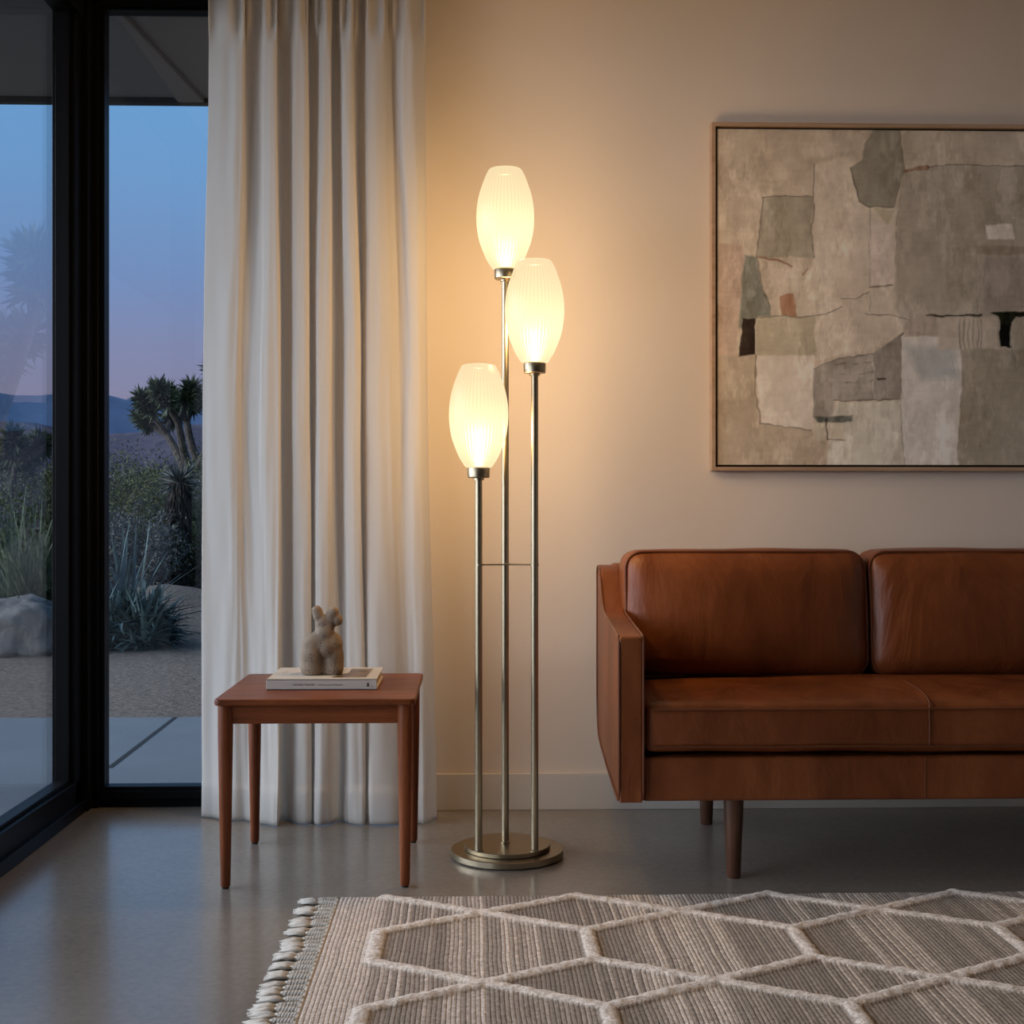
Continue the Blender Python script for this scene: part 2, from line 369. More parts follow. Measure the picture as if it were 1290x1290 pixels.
def struct(name, mb, m, **k): return tag(obj(name, mb, m, **k), kind='structure')

# ------------------------------------------------------------------ room shell
XL, YB, ZC = -1.152, 3.90, 2.50          # left glazing plane, back wall plane, ceiling
XR, YF = 3.3, -2.6
WX1 = -0.16                               # right edge of the back window, behind the curtain
struct('floor', MB().box(XL - .1, XR, YF, YB + .09, -.12, 0), 'polished_concrete', smooth=False)
struct('ceiling', MB().box(XL - .1, XR + .1, YF - .1, YB + .12, ZC, ZC + .12), 'ceiling_paint', smooth=False)
struct('wall_back', MB().box(WX1, XR + .1, YB, YB + .12, 0, ZC), 'plaster', smooth=False)
struct('wall_right', MB().box(XR, XR + .1, YF, YB, 0, ZC), 'plaster', smooth=False)
struct('wall_front', MB().box(XL - .1, XR + .1, YF - .1, YF, 0, ZC), 'dark_wall_finish', smooth=False)
struct('baseboard_back', MB().box(WX1, XR, YB - .014, YB, 0, .109), 'trim_paint', bevel=.002)

# window in the back wall, beside the corner
wb = thing('window_1', None, None, (-.77, 3.99, 0), kind='structure')
fy0, fy1 = 3.945, 4.03
f = MB()
f.box(XL - .005, WX1, fy0 + .012, fy1, 0, .030).box(XL - .005, WX1, fy0, fy1 - .01, .026, .052)
f.box(XL - .005, WX1, fy0, fy1, 2.415, ZC)
f.box(-1.165, -1.128, fy0 - .0, fy1, 0, ZC); f.box(WX1 - .04, WX1, fy0, fy1, 0, ZC)
obj('window_frame', f, 'black_aluminium', wb, bevel=.0025)
f = MB(); f.box(-1.128, -1.113, 3.958, 4.01, .052, 2.415).box(-1.113, WX1 - .04, 3.958, 4.01, .052, .062).box(-1.113, WX1 - .04, 3.958, 4.01, 2.405, 2.415)
obj('glazing_bead', f, 'black_aluminium', wb, bevel=.0015)
obj('glass_pane', MB().box(-1.12, WX1 - .03, 3.980, 3.986, .055, 2.41), 'window_glass', wb, smooth=False)

# corner post
f = MB().box(-1.24, -1.158, 3.93, 4.03, 0, ZC).box(-1.172, -1.146, 3.905, 3.955, 0, ZC)
struct('trim_1', f, 'black_aluminium', bevel=.003)

# glazed wall on the left: sliding panels
edges = [3.925, 2.55, 1.2]
struct('wall_left_light_block', MB().box(XL - .1, XL, YF, 1.2, 0, ZC), 'plaster', smooth=False)  # unseen wall put in to keep side light off the sofa
for i in range(2):
    y1, y0 = edges[i], edges[i + 1]
    wi = thing('window_%d' % (i + 2), None, None, (-1.19, (y0 + y1) / 2, 0), kind='structure')
    st = .075
    f = MB().box(-1.255, -1.152, y0, y1, 0, .037)                      # track
    f.box(-1.235, -1.166, y0, y1, .033, .098)                          # bottom rail
    f.box(-1.235, -1.158, y0, y1, 2.36, ZC)
    f.box(-1.235, -1.166, y1 - st, y1, .033, 2.4); f.box(-1.235, -1.166, y0, y0 + st, .033, 2.4)
    obj('window_frame', f, 'black_aluminium', wi, bevel=.0025)
    b = MB(); q0, q1 = y0 + st, y1 - st
    b.box(-1.222, -1.182, q1 - .014, q1, .098, 2.36).box(-1.222, -1.182, q0, q0 + .014, .098, 2.36)
    b.box(-1.222, -1.182, q0, q1, .098, .108).box(-1.222, -1.182, q0, q1, 2.35, 2.36)
    obj('glazing_bead', b, 'black_aluminium', wi, bevel=.0015)
    obj('glass_pane', MB().box(-1.206, -1.200, q0 + .005, q1 - .005, .10, 2.358), 'window_glass', wi, smooth=False)

# ------------------------------------------------------------------ outside: eave, patio, ground, mountains
ev = thing('roof_eave', None, None, (-1.2, 4.6, 2.5), kind='structure')
f = MB().box(-2.4, 3.4, 4.03, 5.10, 2.5, 2.60).box(-2.4, -1.26, -2.7, 4.03, 2.5, 2.60)
obj('soffit', f, 'soffit_paint', ev, smooth=False)
obj('fascia', MB().box(-2.44, 3.4, 5.10, 5.14, 2.478, 2.75).box(-2.44, -2.4, -2.7, 5.10, 2.478, 2.75), 'fascia_metal', ev, bevel=.003)
f = MB().prism([(-1.24, 4.03), (-1.14, 4.03), (-1.05, 5.10), (-1.15, 5.10)], 'z', 2.481, 2.5)
obj('soffit_batten', f, 'soffit_paint', ev, bevel=.003)
f = MB()
f.box(-5.0, -2.66, 3.0, 5.79, -.14, -.02); 
f = MB().box(-6, -1.26, -2.7, 4.035, -.14, -.02).box(-6, 3.6, 4.035, 5.79, -.14, -.02)
tag(obj('patio_slab', f, 'patio_concrete', smooth=False), kind='structure')
j = MB().prism([(xu(140, 4.72), 4.66), (xu(140, 4.72) + .022, 4.66), (xu(222, 5.79) + .008, 5.79), (xu(222, 5.79) - .012, 5.79)], 'z', -.0205, -.0192)
tag(obj('patio_joint', j, 'frame_gap_black', smooth=False), kind='structure')

def grid_mesh(name, X, Y, Z, m, **k):
    ny, nx = X.shape; v = np.stack([X, Y, Z], -1).reshape(-1, 3)
    i = np.arange(ny * nx).reshape(ny, nx)
    fq = np.stack([i[:-1, :-1], i[:-1, 1:], i[1:, 1:], i[1:, :-1]], -1).reshape(-1, 4)
    me = bpy.data.meshes.new(name); me.from_pydata(v.tolist(), [], fq.tolist()); me.shade_smooth()
    return link(name, me, m, **k)
# dirt
def gh(x, y):
    d = math.hypot(x, y)
    h = -.075
    a = min(1, max(0, (y - 6.2) / 5))
    h += a * (.05 * noise.noise(Vector((x * .35, y * .35, 0))) + .02 * noise.noise(Vector((x * 1.3, y * 1.3, 3))))
    h += .30 * math.exp(-(((x + 2.75) / .8) ** 2 + ((y - 11.6) / .9) ** 2))      # low mound
    if d > 18: h -= min(3.5, (d - 18) * .03)
    return h
xs = np.concatenate([np.linspace(-150, -17, 18), np.linspace(-16, 8, 97), np.linspace(9, 100, 12)])
ys = np.concatenate([np.linspace(-8, 5.5, 8), np.linspace(5.8, 20, 90), np.linspace(21, 60, 20), np.linspace(70, 480, 14)])
X, Y = np.meshgrid(xs, ys); Z = np.vectorize(gh)(X, Y)
keep = (Y < 5.85) ; Z = np.where(keep, np.minimum(Z, -.075), Z)
tag(grid_mesh('desert_ground', X, Y, Z, 'desert_dirt'), kind='structure')
def ridge(name, dist, m, seed, zf, depth, lo, hi, n=160):
    rnd = random.Random(seed); A = np.linspace(math.radians(lo), math.radians(hi), n); rows = 14
    X = np.zeros((rows, n)); Y = X.copy(); Z = X.copy()
    for i in range(rows):
        t_ = i / (rows - 1)
        for j, a in enumerate(A):
            d = dist + depth * t_
            h = zf(a) + dist * .0022 * noise.fractal(Vector((a * 30, seed, 0)), 1.0, 2.0, 5)
            prof = min(1, math.sin(t_ * math.pi * .5) ** .8) if t_ < 1 else 1
            zz = -4 + (h + 4) * prof + (0 if t_ in (0, 1) else dist * .006 * noise.noise(Vector((a * 45, t_ * 5, seed))))
            X[i, j] = math.sin(a) * d; Y[i, j] = math.cos(a) * d; Z[i, j] = zz
    return tag(grid_mesh(name, X, Y, Z, m), kind='structure')
# skyline heights by bearing (bearing measured from the room axis)
def far_h(a):
    dg = math.degrees(a)
    pts = [(-80, 50), (-24, 53), (-19.8, 60), (-18.8, 57.5), (-17.6, 61), (-15.5, 59.5), (-14.6, 59), (-13, 61.5), (-11.5, 62), (20, 55), (60, 45)]
    for (a0, h0), (a1, h1) in zip(pts, pts[1:]):
        if a0 <= dg <= a1:
            u = (dg - a0) / (a1 - a0); u = u * u * (3 - 2 * u); return h0 + (h1 - h0) * u
    return 35
ridge('mountains_far', 560, 'mountain_far_hazed', 3, far_h, 160, -80, 60)
def near_h(a): return 25.0 + 1.4 * math.sin(math.degrees(a) * .9)
ridge('mountains_near', 330, 'mountain_near_hazed', 8, near_h, 90, -80, 60)

# ------------------------------------------------------------------ vegetation
def leaf(vs, fs, p, d, L, wd, rnd, side=None):
    d = d.normalized(); s = d.orthogonal().normalized() if side is None else side
    s = (Matrix.Rotation(rnd.uniform(0, 6.28), 3, d) @ s) * wd
    n = len(vs); up = d.cross(s) * .3
    vs += [p - s * .5, p + d * L * .5 - s + up * 0, p + d * L, p + d * L * .5 + s]; fs.append((n, n + 1, n + 2, n + 3))
def rdir(rnd, up=0.0):
    while True:
        v = Vector((rnd.uniform(-1, 1), rnd.uniform(-1, 1), rnd.uniform(-1, 1)))
        if .05 < v.length < 1: v.normalize(); v.z += up; return v.normalized()
def shrub(x, y, wd, ht, m, label, n=2600, L=.05, seed=0, group='shrubs in the desert garden', twig='bark', name='desert_shrub', base=None):
    rnd = random.Random(seed); z0 = gh(x, y) if base is None else base
    t_ = thing(name, label, 'shrub', (x, y, z0), group)
    tw = MB(); vs = []; fs = []; tips = []
    for k in range(44):
        a = rnd.uniform(0, 6.28); rr = rnd.uniform(.15, 1) ** .6
        top = Vector((x + math.cos(a) * wd * .5 * rr, y + math.sin(a) * wd * .5 * rr, z0 + ht * (1 - .45 * rr * rr) * rnd.uniform(.75, 1.0)))
        b_ = Vector((x + rnd.uniform(-.06, .06), y + rnd.uniform(-.06, .06), z0 - .03))
        mid = b_.lerp(top, .5) + Vector((rnd.uniform(-.1, .1), rnd.uniform(-.1, .1), rnd.uniform(-.05, .1))) * ht * .6
        pts = [b_, b_.lerp(mid, .5), mid, mid.lerp(top, .5) + rdir(rnd) * .03, top]
        tw.tube(pts, [.014 * ht + .004, .010 * ht + .003, .006 * ht + .002, .003, .0015], 4)
        tips.append(pts)
    obj('stems', tw, twig, t_)
    for k in range(n):
        pts = rnd.choice(tips); i = rnd.choice((1, 2, 2, 3, 3, 3)); p = pts[i].lerp(pts[i + 1], rnd.random()) + rdir(rnd) * rnd.random() * .13 * wd
        if p.z < z0 + .02: p.z = z0 + .02 + rnd.random() * .1
        leaf(vs, fs, p, rdir(rnd, .5), L * rnd.uniform(.6, 1.3), L * .22, rnd)
    mb = MB(); mb.v = [tuple(v) for v in vs]; mb.f = fs
    obj('foliage', mb, m, t_, smooth=False); return t_
def spiky(x, y, r, n, m, label, cat, name, seed, ht=1.0, L=.8, wd=.018, up=.5, group=None, droop=.3, z0=None):
    rnd = random.Random(seed); z0 = gh(x, y) if z0 is None else z0; vs = []; fs = []
    for k in range(n):
        d = rdir(rnd, up); d.z = abs(d.z) * ht; d.normalize(); l = L * rnd.uniform(.7, 1.1)
        p0 = Vector((x, y, z0)) + Vector((rnd.uniform(-1, 1), rnd.uniform(-1, 1), 0)) * r + Vector((0, 0, rnd.random() * r))
        side = d.cross(Vector((0, 0, 1))); side = side.normalized() if side.length > .05 else Vector((1, 0, 0))
        pts = [p0 + d * l * q + Vector((0, 0, -droop * l * q * q * (1 - d.z))) for q in (0, .33, .66, 1)]
        ws = [wd, wd * .9, wd * .6, .001]; n0 = len(vs)
        for p, q in zip(pts, ws): vs += [p - side * q + Vector((0, 0, q * .5)), p - Vector((0, 0, 0)), p + side * q + Vector((0, 0, q * .5))]
        for i in range(3):
            for j_ in range(2): fs.append((n0 + i * 3 + j_, n0 + i * 3 + j_ + 1, n0 + (i + 1) * 3 + j_ + 1, n0 + (i + 1) * 3 + j_))
    mb = MB(); mb.v = [tuple(v) for v in vs]; mb.f = fs
    return mb
def joshua(x, y, ht, label, seed, spread=.9, forks=None, tuft=.42, z0=None):
    rnd = random.Random(seed); z0 = gh(x, y) - .05 if z0 is None else z0
    t_ = thing('joshua_tree', label, 'tree', (x, y, z0), 'joshua trees beyond the windows')
    tr = MB(); tips = []
    def grow(p, d, l, r, lev):
        pts = [p]; q = p.copy(); dd = d.copy()
        for k in range(4):
            dd = (dd + rdir(rnd) * .16 + Vector((0, 0, .06))).normalized(); q = q + dd * l / 4; pts.append(q.copy())
        tr.tube(pts, [r, r * .95, r * .88, r * .82, r * .75], 8)
        if lev == 0: tips.append((q, dd)); return
        nb = 2 if rnd.random() < .55 else 3
        for k in range(nb):
            a = 6.28 * k / nb + rnd.random() * 1.5
            nd = (dd + Vector((math.cos(a), math.sin(a), .25)) * spread).normalized()
            grow(q, nd, l * rnd.uniform(.5, .72), r * .74, lev - 1)
    grow(Vector((x, y, z0)), Vector((rnd.uniform(-.1, .1), 0, 1)), ht * .46, ht * .028, 2)
    zm = max(p.z for p, d in tips) + tuft * .8 - z0
    obj('trunk', tr, 'bark', t_)
    vs = []; fs = []
    for p, d in tips:
        for k in range(420):
            q = p - d * rnd.random() * tuft * 1.0; dr = (rdir(rnd) + d * .45).normalized(); l = tuft * rnd.uniform(.5, .85)
            leaf(vs, fs, q, dr, l, .017 * tuft / .3, rnd)
    mb = MB(); mb.v = [tuple(v) for v in vs]; mb.f = fs
    obj('leaf_tufts', mb, 'leaf_joshua', t_, smooth=False)
    k = ht / zm
    t_.scale = (k, k, k)
    return t_
# trees in the right-hand window
joshua(xu(232, 20.5), 20.5, 3.35, 'joshua tree with forked spiky crown left of the curtain edge', 11, tuft=.31, spread=.85)
joshua(xu(262, 24), 24, 4.1, 'tall joshua tree half hidden by the curtain', 5, tuft=.36)
joshua(xu(208, 27), 27, 2.25, 'low joshua tree below the forked one', 21, tuft=.34)
joshua(xu(172, 46), 46, 3.0, 'tiny distant joshua tree in the middle of the narrow window', 31, tuft=.6)
joshua(xu(147, 50), 50, 2.9, 'tiny distant joshua tree nearest the black corner post', 33, tuft=.6)
# tree in the left pane, and the big ones mirrored in it
joshua(xu(22, 15), 15, 2.15, 'joshua tree above the yucca in the left pane', 47, tuft=.28, spread=1.0)
joshua(xu(66, 18), 18, 1.7, 'small dark joshua tree beside the left black stile', 52, tuft=.3, spread=.8)
for (x, y, h_, sd) in ((5.2, 20, 5.7, 61), (6.9, 22.5, 5.0, 66)):
    joshua(x, y, h_, 'large joshua tree seen as a pale reflection in the left pane, ' + ('the taller one' if h_ > 5.3 else 'the shorter one'), sd, tuft=.7, spread=.9)

SH = [ # u, depth, width, height, leaf, label
 (150, 14.2, 1.7, 1.42, 'leaf_olive', 'olive green shrub next to the black corner post'),
 (182, 15.2, 1.8, 1.30, 'leaf_dark', 'dark round shrub in the middle of the shrub row'),
 (214, 14.4, 1.6, 1.25, 'leaf_dark', 'dark shrub under the forked joshua tree'),
 (246, 15.0, 1.8, 1.45, 'leaf_grey', 'grey twiggy shrub at the curtain edge'),
 (165, 12.6, 1.1, .95, 'leaf_grey', 'grey leggy shrub behind the blue green agave'),
 (203, 13.4, 1.2, .85, 'leaf_olive', 'low olive shrub behind the sand mound'),
 (236, 13.2, 1.1, .75, 'leaf_dark', 'low dark shrub by the sand mound near the curtain'),
 (140, 18.5, 2.4, 1.7, 'leaf_dark', 'dark shrub in the back row by the corner post'),
 (190, 19.5, 2.6, 1.75, 'leaf_olive', 'broad olive shrub in the back row'),
 (240, 19.0, 2.4, 1.8, 'leaf_dark', 'broad dark shrub in the back row near the curtain'),
 (10, 13.2, 1.9, 1.35, 'leaf_dark', 'dark shrub behind the yucca at the photo edge'),
 (58, 12.6, 1.6, 1.30, 'leaf_dark', 'dark shrub right of the yucca in the left pane'),
 (34, 16.5, 2.2, 1.65, 'leaf_olive', 'olive shrub under the joshua tree in the left pane'),
 (-15, 16.0, 2.4, 1.6, 'leaf_grey', 'grey shrub at the far left photo edge'),
 (80, 15.5, 2.0, 1.5, 'leaf_olive', 'olive shrub hidden mostly by the corner frame'),
]
for k, (u, y, wd, ht, lm, lb) in enumerate(SH):
    shrub(xu(u, y), y, wd, ht * 1.17, lm, lb, n=8000, L=.036 if y < 16 else .05, seed=100 + k, twig='pale_twig' if 'grey' in lb or k % 3 == 0 else 'bark')
# shrubs seen past the curtain side, for reflections
for k, (x, y, wd, ht) in enumerate(((1.2, 13.5, 2.2, 1.5), (3.4, 14.5, 2.4, 1.6), (5.6, 15, 2.6, 1.5))):
    shrub(x, y, wd, ht, 'leaf_dark', ('dark shrub hidden behind the curtain, nearest to the narrow window', 'dark shrub beyond the curtain, below the big joshua trees', 'dark shrub beyond the curtain, farthest to the right')[k], n=2200, L=.07, seed=300 + k)
# yuccas / agave clumps
for (u, y, r, n, L, lm, lb, sd, nm, ht, wdt) in (
    (28, 9.6, .16, 340, .98, 'leaf_yucca', 'spiky green yucca behind the boulder in the left pane', 1, 'yucca', 1.2, .016),
    (64, 9.9, .13, 220, .80, 'leaf_yucca', 'smaller spiky yucca beside the left black stile', 2, 'yucca', 1.1, .015),
    (150, 9.6, .12, 90, .80, 'leaf_sage', 'tall blue green agave beside the black corner post', 3, 'agave', 1.3, .018),
    (160, 9.2, .22, 900, .30, 'leaf_sage', 'low blue green agave mound on the sand', 4, 'agave', .9, .018),
    (188, 9.35, .12, 300, .22, 'leaf_sage', 'small leafy blue green agave at the right of the mound', 5, 'agave', .8, .022)):
    x = xu(u, y); z0 = gh(x, y); th = thing(nm, lb, 'plant', (x, y, z0), 'spiky desert plants')
    obj('leaves', spiky(x, y, r, n, lm, lb, '', '', sd, ht=ht, L=L, wd=wdt, z0=z0), lm, th, smooth=False)
# shaggy dead trunk standing on the mound
tx, ty = xu(226, 13.0), 13.0; tz = gh(tx, ty); dt = thing('dead_tree', 'dark shaggy tree trunk in front of the shrubs, left of the curtain edge', 'tree', (tx, ty, tz))
obj('trunk', MB().lathe((tx, ty, tz - .05), [(.11, 0), (.085, .3), (.08, .7), (.085, 1.15), (.05, 1.3)], 14), 'bark', dt)
rnd = random.Random(77); vs = []; fs = []
for k in range(900):
    a = rnd.uniform(0, 6.28); z = rnd.uniform(.1, 1.25); leaf(vs, fs, Vector((tx + .08 * math.cos(a), ty + .08 * math.sin(a), tz + z)), Vector((math.cos(a) * .35, math.sin(a) * .35, -1)), .13, .012, rnd)
mb = MB(); mb.v = [tuple(v) for v in vs]; mb.f = fs; obj('dry_leaves', mb, 'bark', dt, smooth=False)
vs = []; fs = []
for k in range(120): leaf(vs, fs, Vector((tx, ty, tz + 1.22)), rdir(rnd, .3), .24, .012, rnd)
mb = MB(); mb.v = [tuple(v) for v in vs]; mb.f = fs; obj('leaf_tuft', mb, 'leaf_grey', dt, smooth=False)
# boulders
def rock(x, y, rx, ry, rz, label, seed):
    z0 = gh(x, y); n = 40; vs = []; fs = []
    for i in range(n + 1):
        th = math.pi * i / n
        for k in range(2 * n):
            a = math.pi * k / n; d = Vector((math.sin(th) * math.cos(a), math.sin(th) * math.sin(a), math.cos(th)))
            q = [abs(c) ** .72 * (1 if c >= 0 else -1) for c in d]
            s = 1 + .22 * noise.fractal(d * 1.3 + Vector((seed, 0, 0)), 1, 2, 5)
            vs.append((x + q[0] * rx * s, y + q[1] * ry * s, z0 + q[2] * rz * s + rz * .55))
    for i in range(n):
        for k in range(2 * n):
            k2 = (k + 1) % (2 * n); fs.append((i * 2 * n + k, (i + 1) * 2 * n + k, (i + 1) * 2 * n + k2, i * 2 * n + k2))
    return tag(obj('boulder', MB().add(vs, fs), 'boulder', origin=(x, y, z0), angle=60), label, 'boulder', 'boulders')
rock(xu(18, 8.9), 8.9, .34, .3, .23, 'broad pale boulder in front of the yucca', 4)
rock(xu(60, 9.0), 9.0, .12, .14, .13, 'small dark boulder right of the broad pale boulder', 9)
rock(xu(250, 15.6), 15.6, .35, .3, .3, 'bluish boulder among the shrubs by the curtain', 14)

# ------------------------------------------------------------------ curtain
CT = [ # u and depth at top | middle | bottom
 (266,3.83,259.6,3.85,257,3.86),(277,3.78,272,3.81,269,3.835),(290,3.74,286,3.755,284,3.79),(300,3.72,296,3.745,296,3.775),
 (306,3.73,301,3.76,305,3.77),(308,3.79,306,3.775,312,3.765),(318,3.82,315,3.77,320,3.745),(328,3.80,325,3.735,328,3.72),
 (331,3.73,330,3.705,336,3.70),(339,3.70,340,3.69,344,3.675),(346.5,3.71,349.5,3.695,348.5,3.675),(347.5,3.79,350.5,3.77,349.5,3.75),
 (357,3.83,359,3.82,357,3.80),(367,3.80,367,3.79,364,3.79),(369,3.73,369,3.72,370,3.74),(377,3.70,378,3.70,380,3.70),
 (385,3.71,387,3.71,391,3.715),(386.5,3.79,388.5,3.78,393,3.76),(393,3.83,393,3.82,392.5,3.78),(400,3.80,396,3.78,394,3.74),
 (402,3.73,398.5,3.71,396,3.70),(408,3.70,407,3.70,404,3.685),(415,3.71,415.5,3.71,414,3.70),(416.5,3.79,417,3.79,422,3.74),
 (422,3.83,425,3.82,430,3.765),(428,3.80,432,3.79,437,3.745),(430,3.72,434,3.72,440,3.70),(437,3.70,443,3.69,449,3.685),
 (443.5,3.71,452,3.70,458,3.69),(445,3.79,453.5,3.78,460,3.78),(453,3.83,457,3.83,461,3.82),(460,3.80,459.5,3.79,462.5,3.78),
 (462,3.73,461,3.72,464,3.70),(472,3.70,475,3.69,478,3.675),(482,3.71,490,3.70,497,3.68),(487,3.77,498,3.735,508,3.70),
 (494,3.81,504,3.755,516,3.715),(500,3.76,511,3.73,523,3.705),(507,3.71,518,3.70,530,3.70),(520,3.70,528,3.70,538,3.71),
 (532,3.73,535,3.74,545,3.74),(536,3.78,538.5,3.79,549,3.78),(534,3.85,536,3.85,545,3.85)]
def cr_(p0, p1, p2, p3, t_):
    return .5 * ((2 * p1) + (p2 - p0) * t_ + (2 * p0 - 5 * p1 + 4 * p2 - p3) * t_ * t_ + (3 * p1 - p0 - 3 * p2 + p3) * t_ ** 3)
A = np.array(CT, float); n = len(A); SUB = 7; rows = []
P = np.stack([np.stack([[xu(a[0 + 2 * k], a[1 + 2 * k]), a[1 + 2 * k]] for a in A]) for k in range(3)])   # level, point, (x,y)
dense = []
for lv in range(3):
    q = P[lv]; o_ = []
    for i in range(n - 1):
        p0, p1, p2, p3 = q[max(i - 1, 0)], q[i], q[i + 1], q[min(i + 2, n - 1)]
        for s in range(SUB): o_.append(cr_(p0, p1, p2, p3, s / SUB))
    o_.append(q[-1]); dense.append(np.array(o_))
dense = np.array(dense)
zs = np.concatenate([np.linspace(.003, .10, 8), [.104], np.linspace(.12, 2.29, 75), np.linspace(2.30, 2.46, 12)])
nc = dense.shape[1]; CX = np.zeros((len(zs), nc)); CYY = CX.copy(); CZ = CX.copy()
for i, z in enumerate(zs):
    if z < 1.2: t_ = z / 1.2; t_ = t_ * t_ * (3 - 2 * t_) if t_ < 1 else 1; xy = dense[2] * (1 - t_) + dense[1] * t_
    else: t_ = min(1, (z - 1.2) / 1.1); t_ = t_ * t_ * (3 - 2 * t_); xy = dense[1] * (1 - t_) + dense[0] * t_
    pinch = max(0, min(1, (z - 2.22) / .10)); pinch = pinch ** 2 * (3 - 2 * pinch)
    ym = 3.775; amp_ = .66 - .26 * min(1, max(0, (z - .05) / .5)); yy = ym - (ym - xy[:, 1]) * amp_ * (1 - .35 * pinch)
    # small pinch-pleat ripple in the heading
    rip = .012 * pinch * np.sin(np.arange(nc) / SUB * 2.9)
    wob = np.array([.006 * noise.noise(Vector((j_ * .05, z * 1.7, 4))) + .003 * noise.noise(Vector((j_ * .21, z * 3.1, 9))) for j_ in range(nc)])
    hem = -.0035 if z <= .1 else 0
    fl = max(0, (.25 - z) / .25)
    wave = .012 * fl * np.array([noise.noise(Vector((j_ * .09, z * 4, 7))) for j_ in range(nc)])
    CX[i] = xy[:, 0] + wob * .5; CYY[i] = np.clip(yy + rip + wob + hem + wave, 3.64, 3.875); CZ[i] = z
ct = grid_mesh('linen_curtain', CX, CYY, CZ, 'linen', origin=(xu(400, 3.77), 3.77, .003))
sm = ct.modifiers.new('thick', 'SOLIDIFY'); sm.thickness = .0022; sm.offset = 0
tag(ct, 'long off-white linen curtain hanging in deep folds beside the window', 'curtain')
tr_ = MB().box(-1.14, -.05, 3.755, 3.795, 2.462, 2.5)
tag(obj('curtain_track', tr_, 'ceiling_paint', bevel=.002), 'white curtain track on the ceiling above the linen curtain', 'curtain track')

# ------------------------------------------------------------------ floor lamp
LC = (xu(639, 3.378), 3.378)
lamp = thing('floor_lamp', 'antique brass floor lamp with three glowing fluted opal glass shades', 'floor lamp', (LC[0], LC[1], 0))
base = obj('base', MB().lathe((LC[0], LC[1], 0), [(0, 0), (.138, 0), (.1415, .002), (.1455, .004), (.1455, .018), (.144, .0195), (0, .0195)], 128), 'antique_brass', lamp)
obj('base_disc', MB().lathe((LC[0], LC[1], 0), [(0, .0195), (.109, .0195), (.1112, .021), (.1112, .0305), (.110, .0318), (0, .0318)], 128), 'antique_brass', base)
obj('base_foot', MB().lathe((LC[0], LC[1], 0), [(0, 0.0003), (.139, 0.0003), (.139, .0035), (0, .0035)], 96), 'frame_gap_black', base)
SHP = [(.0345, 0), (.0435, .014), (.0512, .0282), (.0615, .0538), (.0675, .072), (.0717, .0922), (.0742, .113), (.0749, .1332), (.0743, .151), (.0723, .169), (.0684, .189), (.0631, .2074), (.0585, .220), (.0540, .233), (.0495, .243), (.0462, .2500), (.0440, .2545), (.0410, .2570), (.0360, .2585)]
def smoothprof(pr, sub=3):
    o_ = []; a = np.array(pr)
    for i in range(len(a) - 1):
        for s in range(sub): o_.append(tuple(cr_(a[max(i - 1, 0)], a[i], a[i + 1], a[min(i + 2, len(a) - 1)], s / sub)))
    return o_ + [tuple(a[-1])]
def arm(u, y, ztop, zbot, cx=None):
    x = xu(u, y); zc = zbot - .028
    pole = obj('pole', MB().lathe((x, y, .0318), [(.0125, 0), (.0125, .003), (.0095, .004), (.0092, zc - .0318 - .012), (.0092, zc - .0318)], 32), 'antique_brass', lamp)
    obj('shade_holder', MB().lathe((x, y, zc), [(.010, -.006), (.0135, -.006), (.0135, -.001), (.0262, 0), (.0280, .002), (.0285, .0255), (.0275, .0275), (.02, .0275), (.02, .020), (0, .020)], 64), 'antique_brass', lamp)
    sh = MB(); pf = smoothprof(SHP); pf = [(.0255, -.006), (.0295, -.002)] + pf
    pf += [(.030, .2594), (.018, .2600), (.0001, .2602)]
    seg = 240; vs = []; fs = []; rib = []
    for (r, z) in pf:
        amp = .010 if .012 < z < .25 else .002
        for k in range(seg):
            a = 2 * math.pi * k / seg; c_ = abs(math.cos(24 * a)) ; rr = r * (1 + amp * (c_ - .6)); rib.append(c_)
            vs.append((x + rr * math.cos(a), y + rr * math.sin(a), zbot + z))
    for j_ in range(len(pf) - 1):
        for k in range(seg):
            k2 = (k + 1) % seg; fs.append((j_ * seg + k, j_ * seg + k2, (j_ + 1) * seg + k2, (j_ + 1) * seg + k))
    s_ = obj('lamp_shade', MB().add(vs, fs), 'opal_glass', lamp, angle=80)
    at_ = s_.data.attributes.new('rib', 'FLOAT', 'POINT'); at_.data.foreach_set('value', np.array(rib, dtype=np.float32))
    ld = bpy.data.lights.new('bulb', 'POINT'); ld.energy = LAMP_WATTS; ld.color = (1.0, .615, .265); ld.shadow_soft_size = .022
    lo = bpy.data.objects.new('bulb_light', ld); C.objects.link(lo); lo.parent = lamp; lo.location = (x - LC[0], y - LC[1], zbot + .100)
arm(636.5, 3.385, 1.785, 1.525)
arm(673.5, 3.30, 1.530, 1.272)
arm(603, 3.30, 1.262, 1.0066)
pa, pb, pc = (xu(604, 3.3), 3.3), (xu(673.5, 3.3), 3.3), (xu(636.5, 3.385), 3.385)
def curved(a, b, c_, k=.22, n_=8):
    cx_, cy_ = c_; o_ = []
    for i in range(n_):
        t_ = i / n_; p = (a[0] + (b[0] - a[0]) * t_, a[1] + (b[1] - a[1]) * t_); w_ = k * math.sin(math.pi * t_)
        o_.append((p[0] + (cx_ - p[0]) * w_, p[1] + (cy_ - p[1]) * w_))
    return o_
def outw(p, c_, d=.0115):
    v = Vector((p[0] - c_[0], p[1] - c_[1])); v.normalize(); return (p[0] + v.x * d, p[1] + v.y * d)
cc = ((pa[0] + pb[0] + pc[0]) / 3, (pa[1] + pb[1] + pc[1]) / 3)
qa, qb, qc = outw(pa, cc), outw(pb, cc), outw(pc, cc)
pl = curved(qa, qb, cc, .35) + curved(qb, qc, cc, .35) + curved(qc, qa, cc, .35)
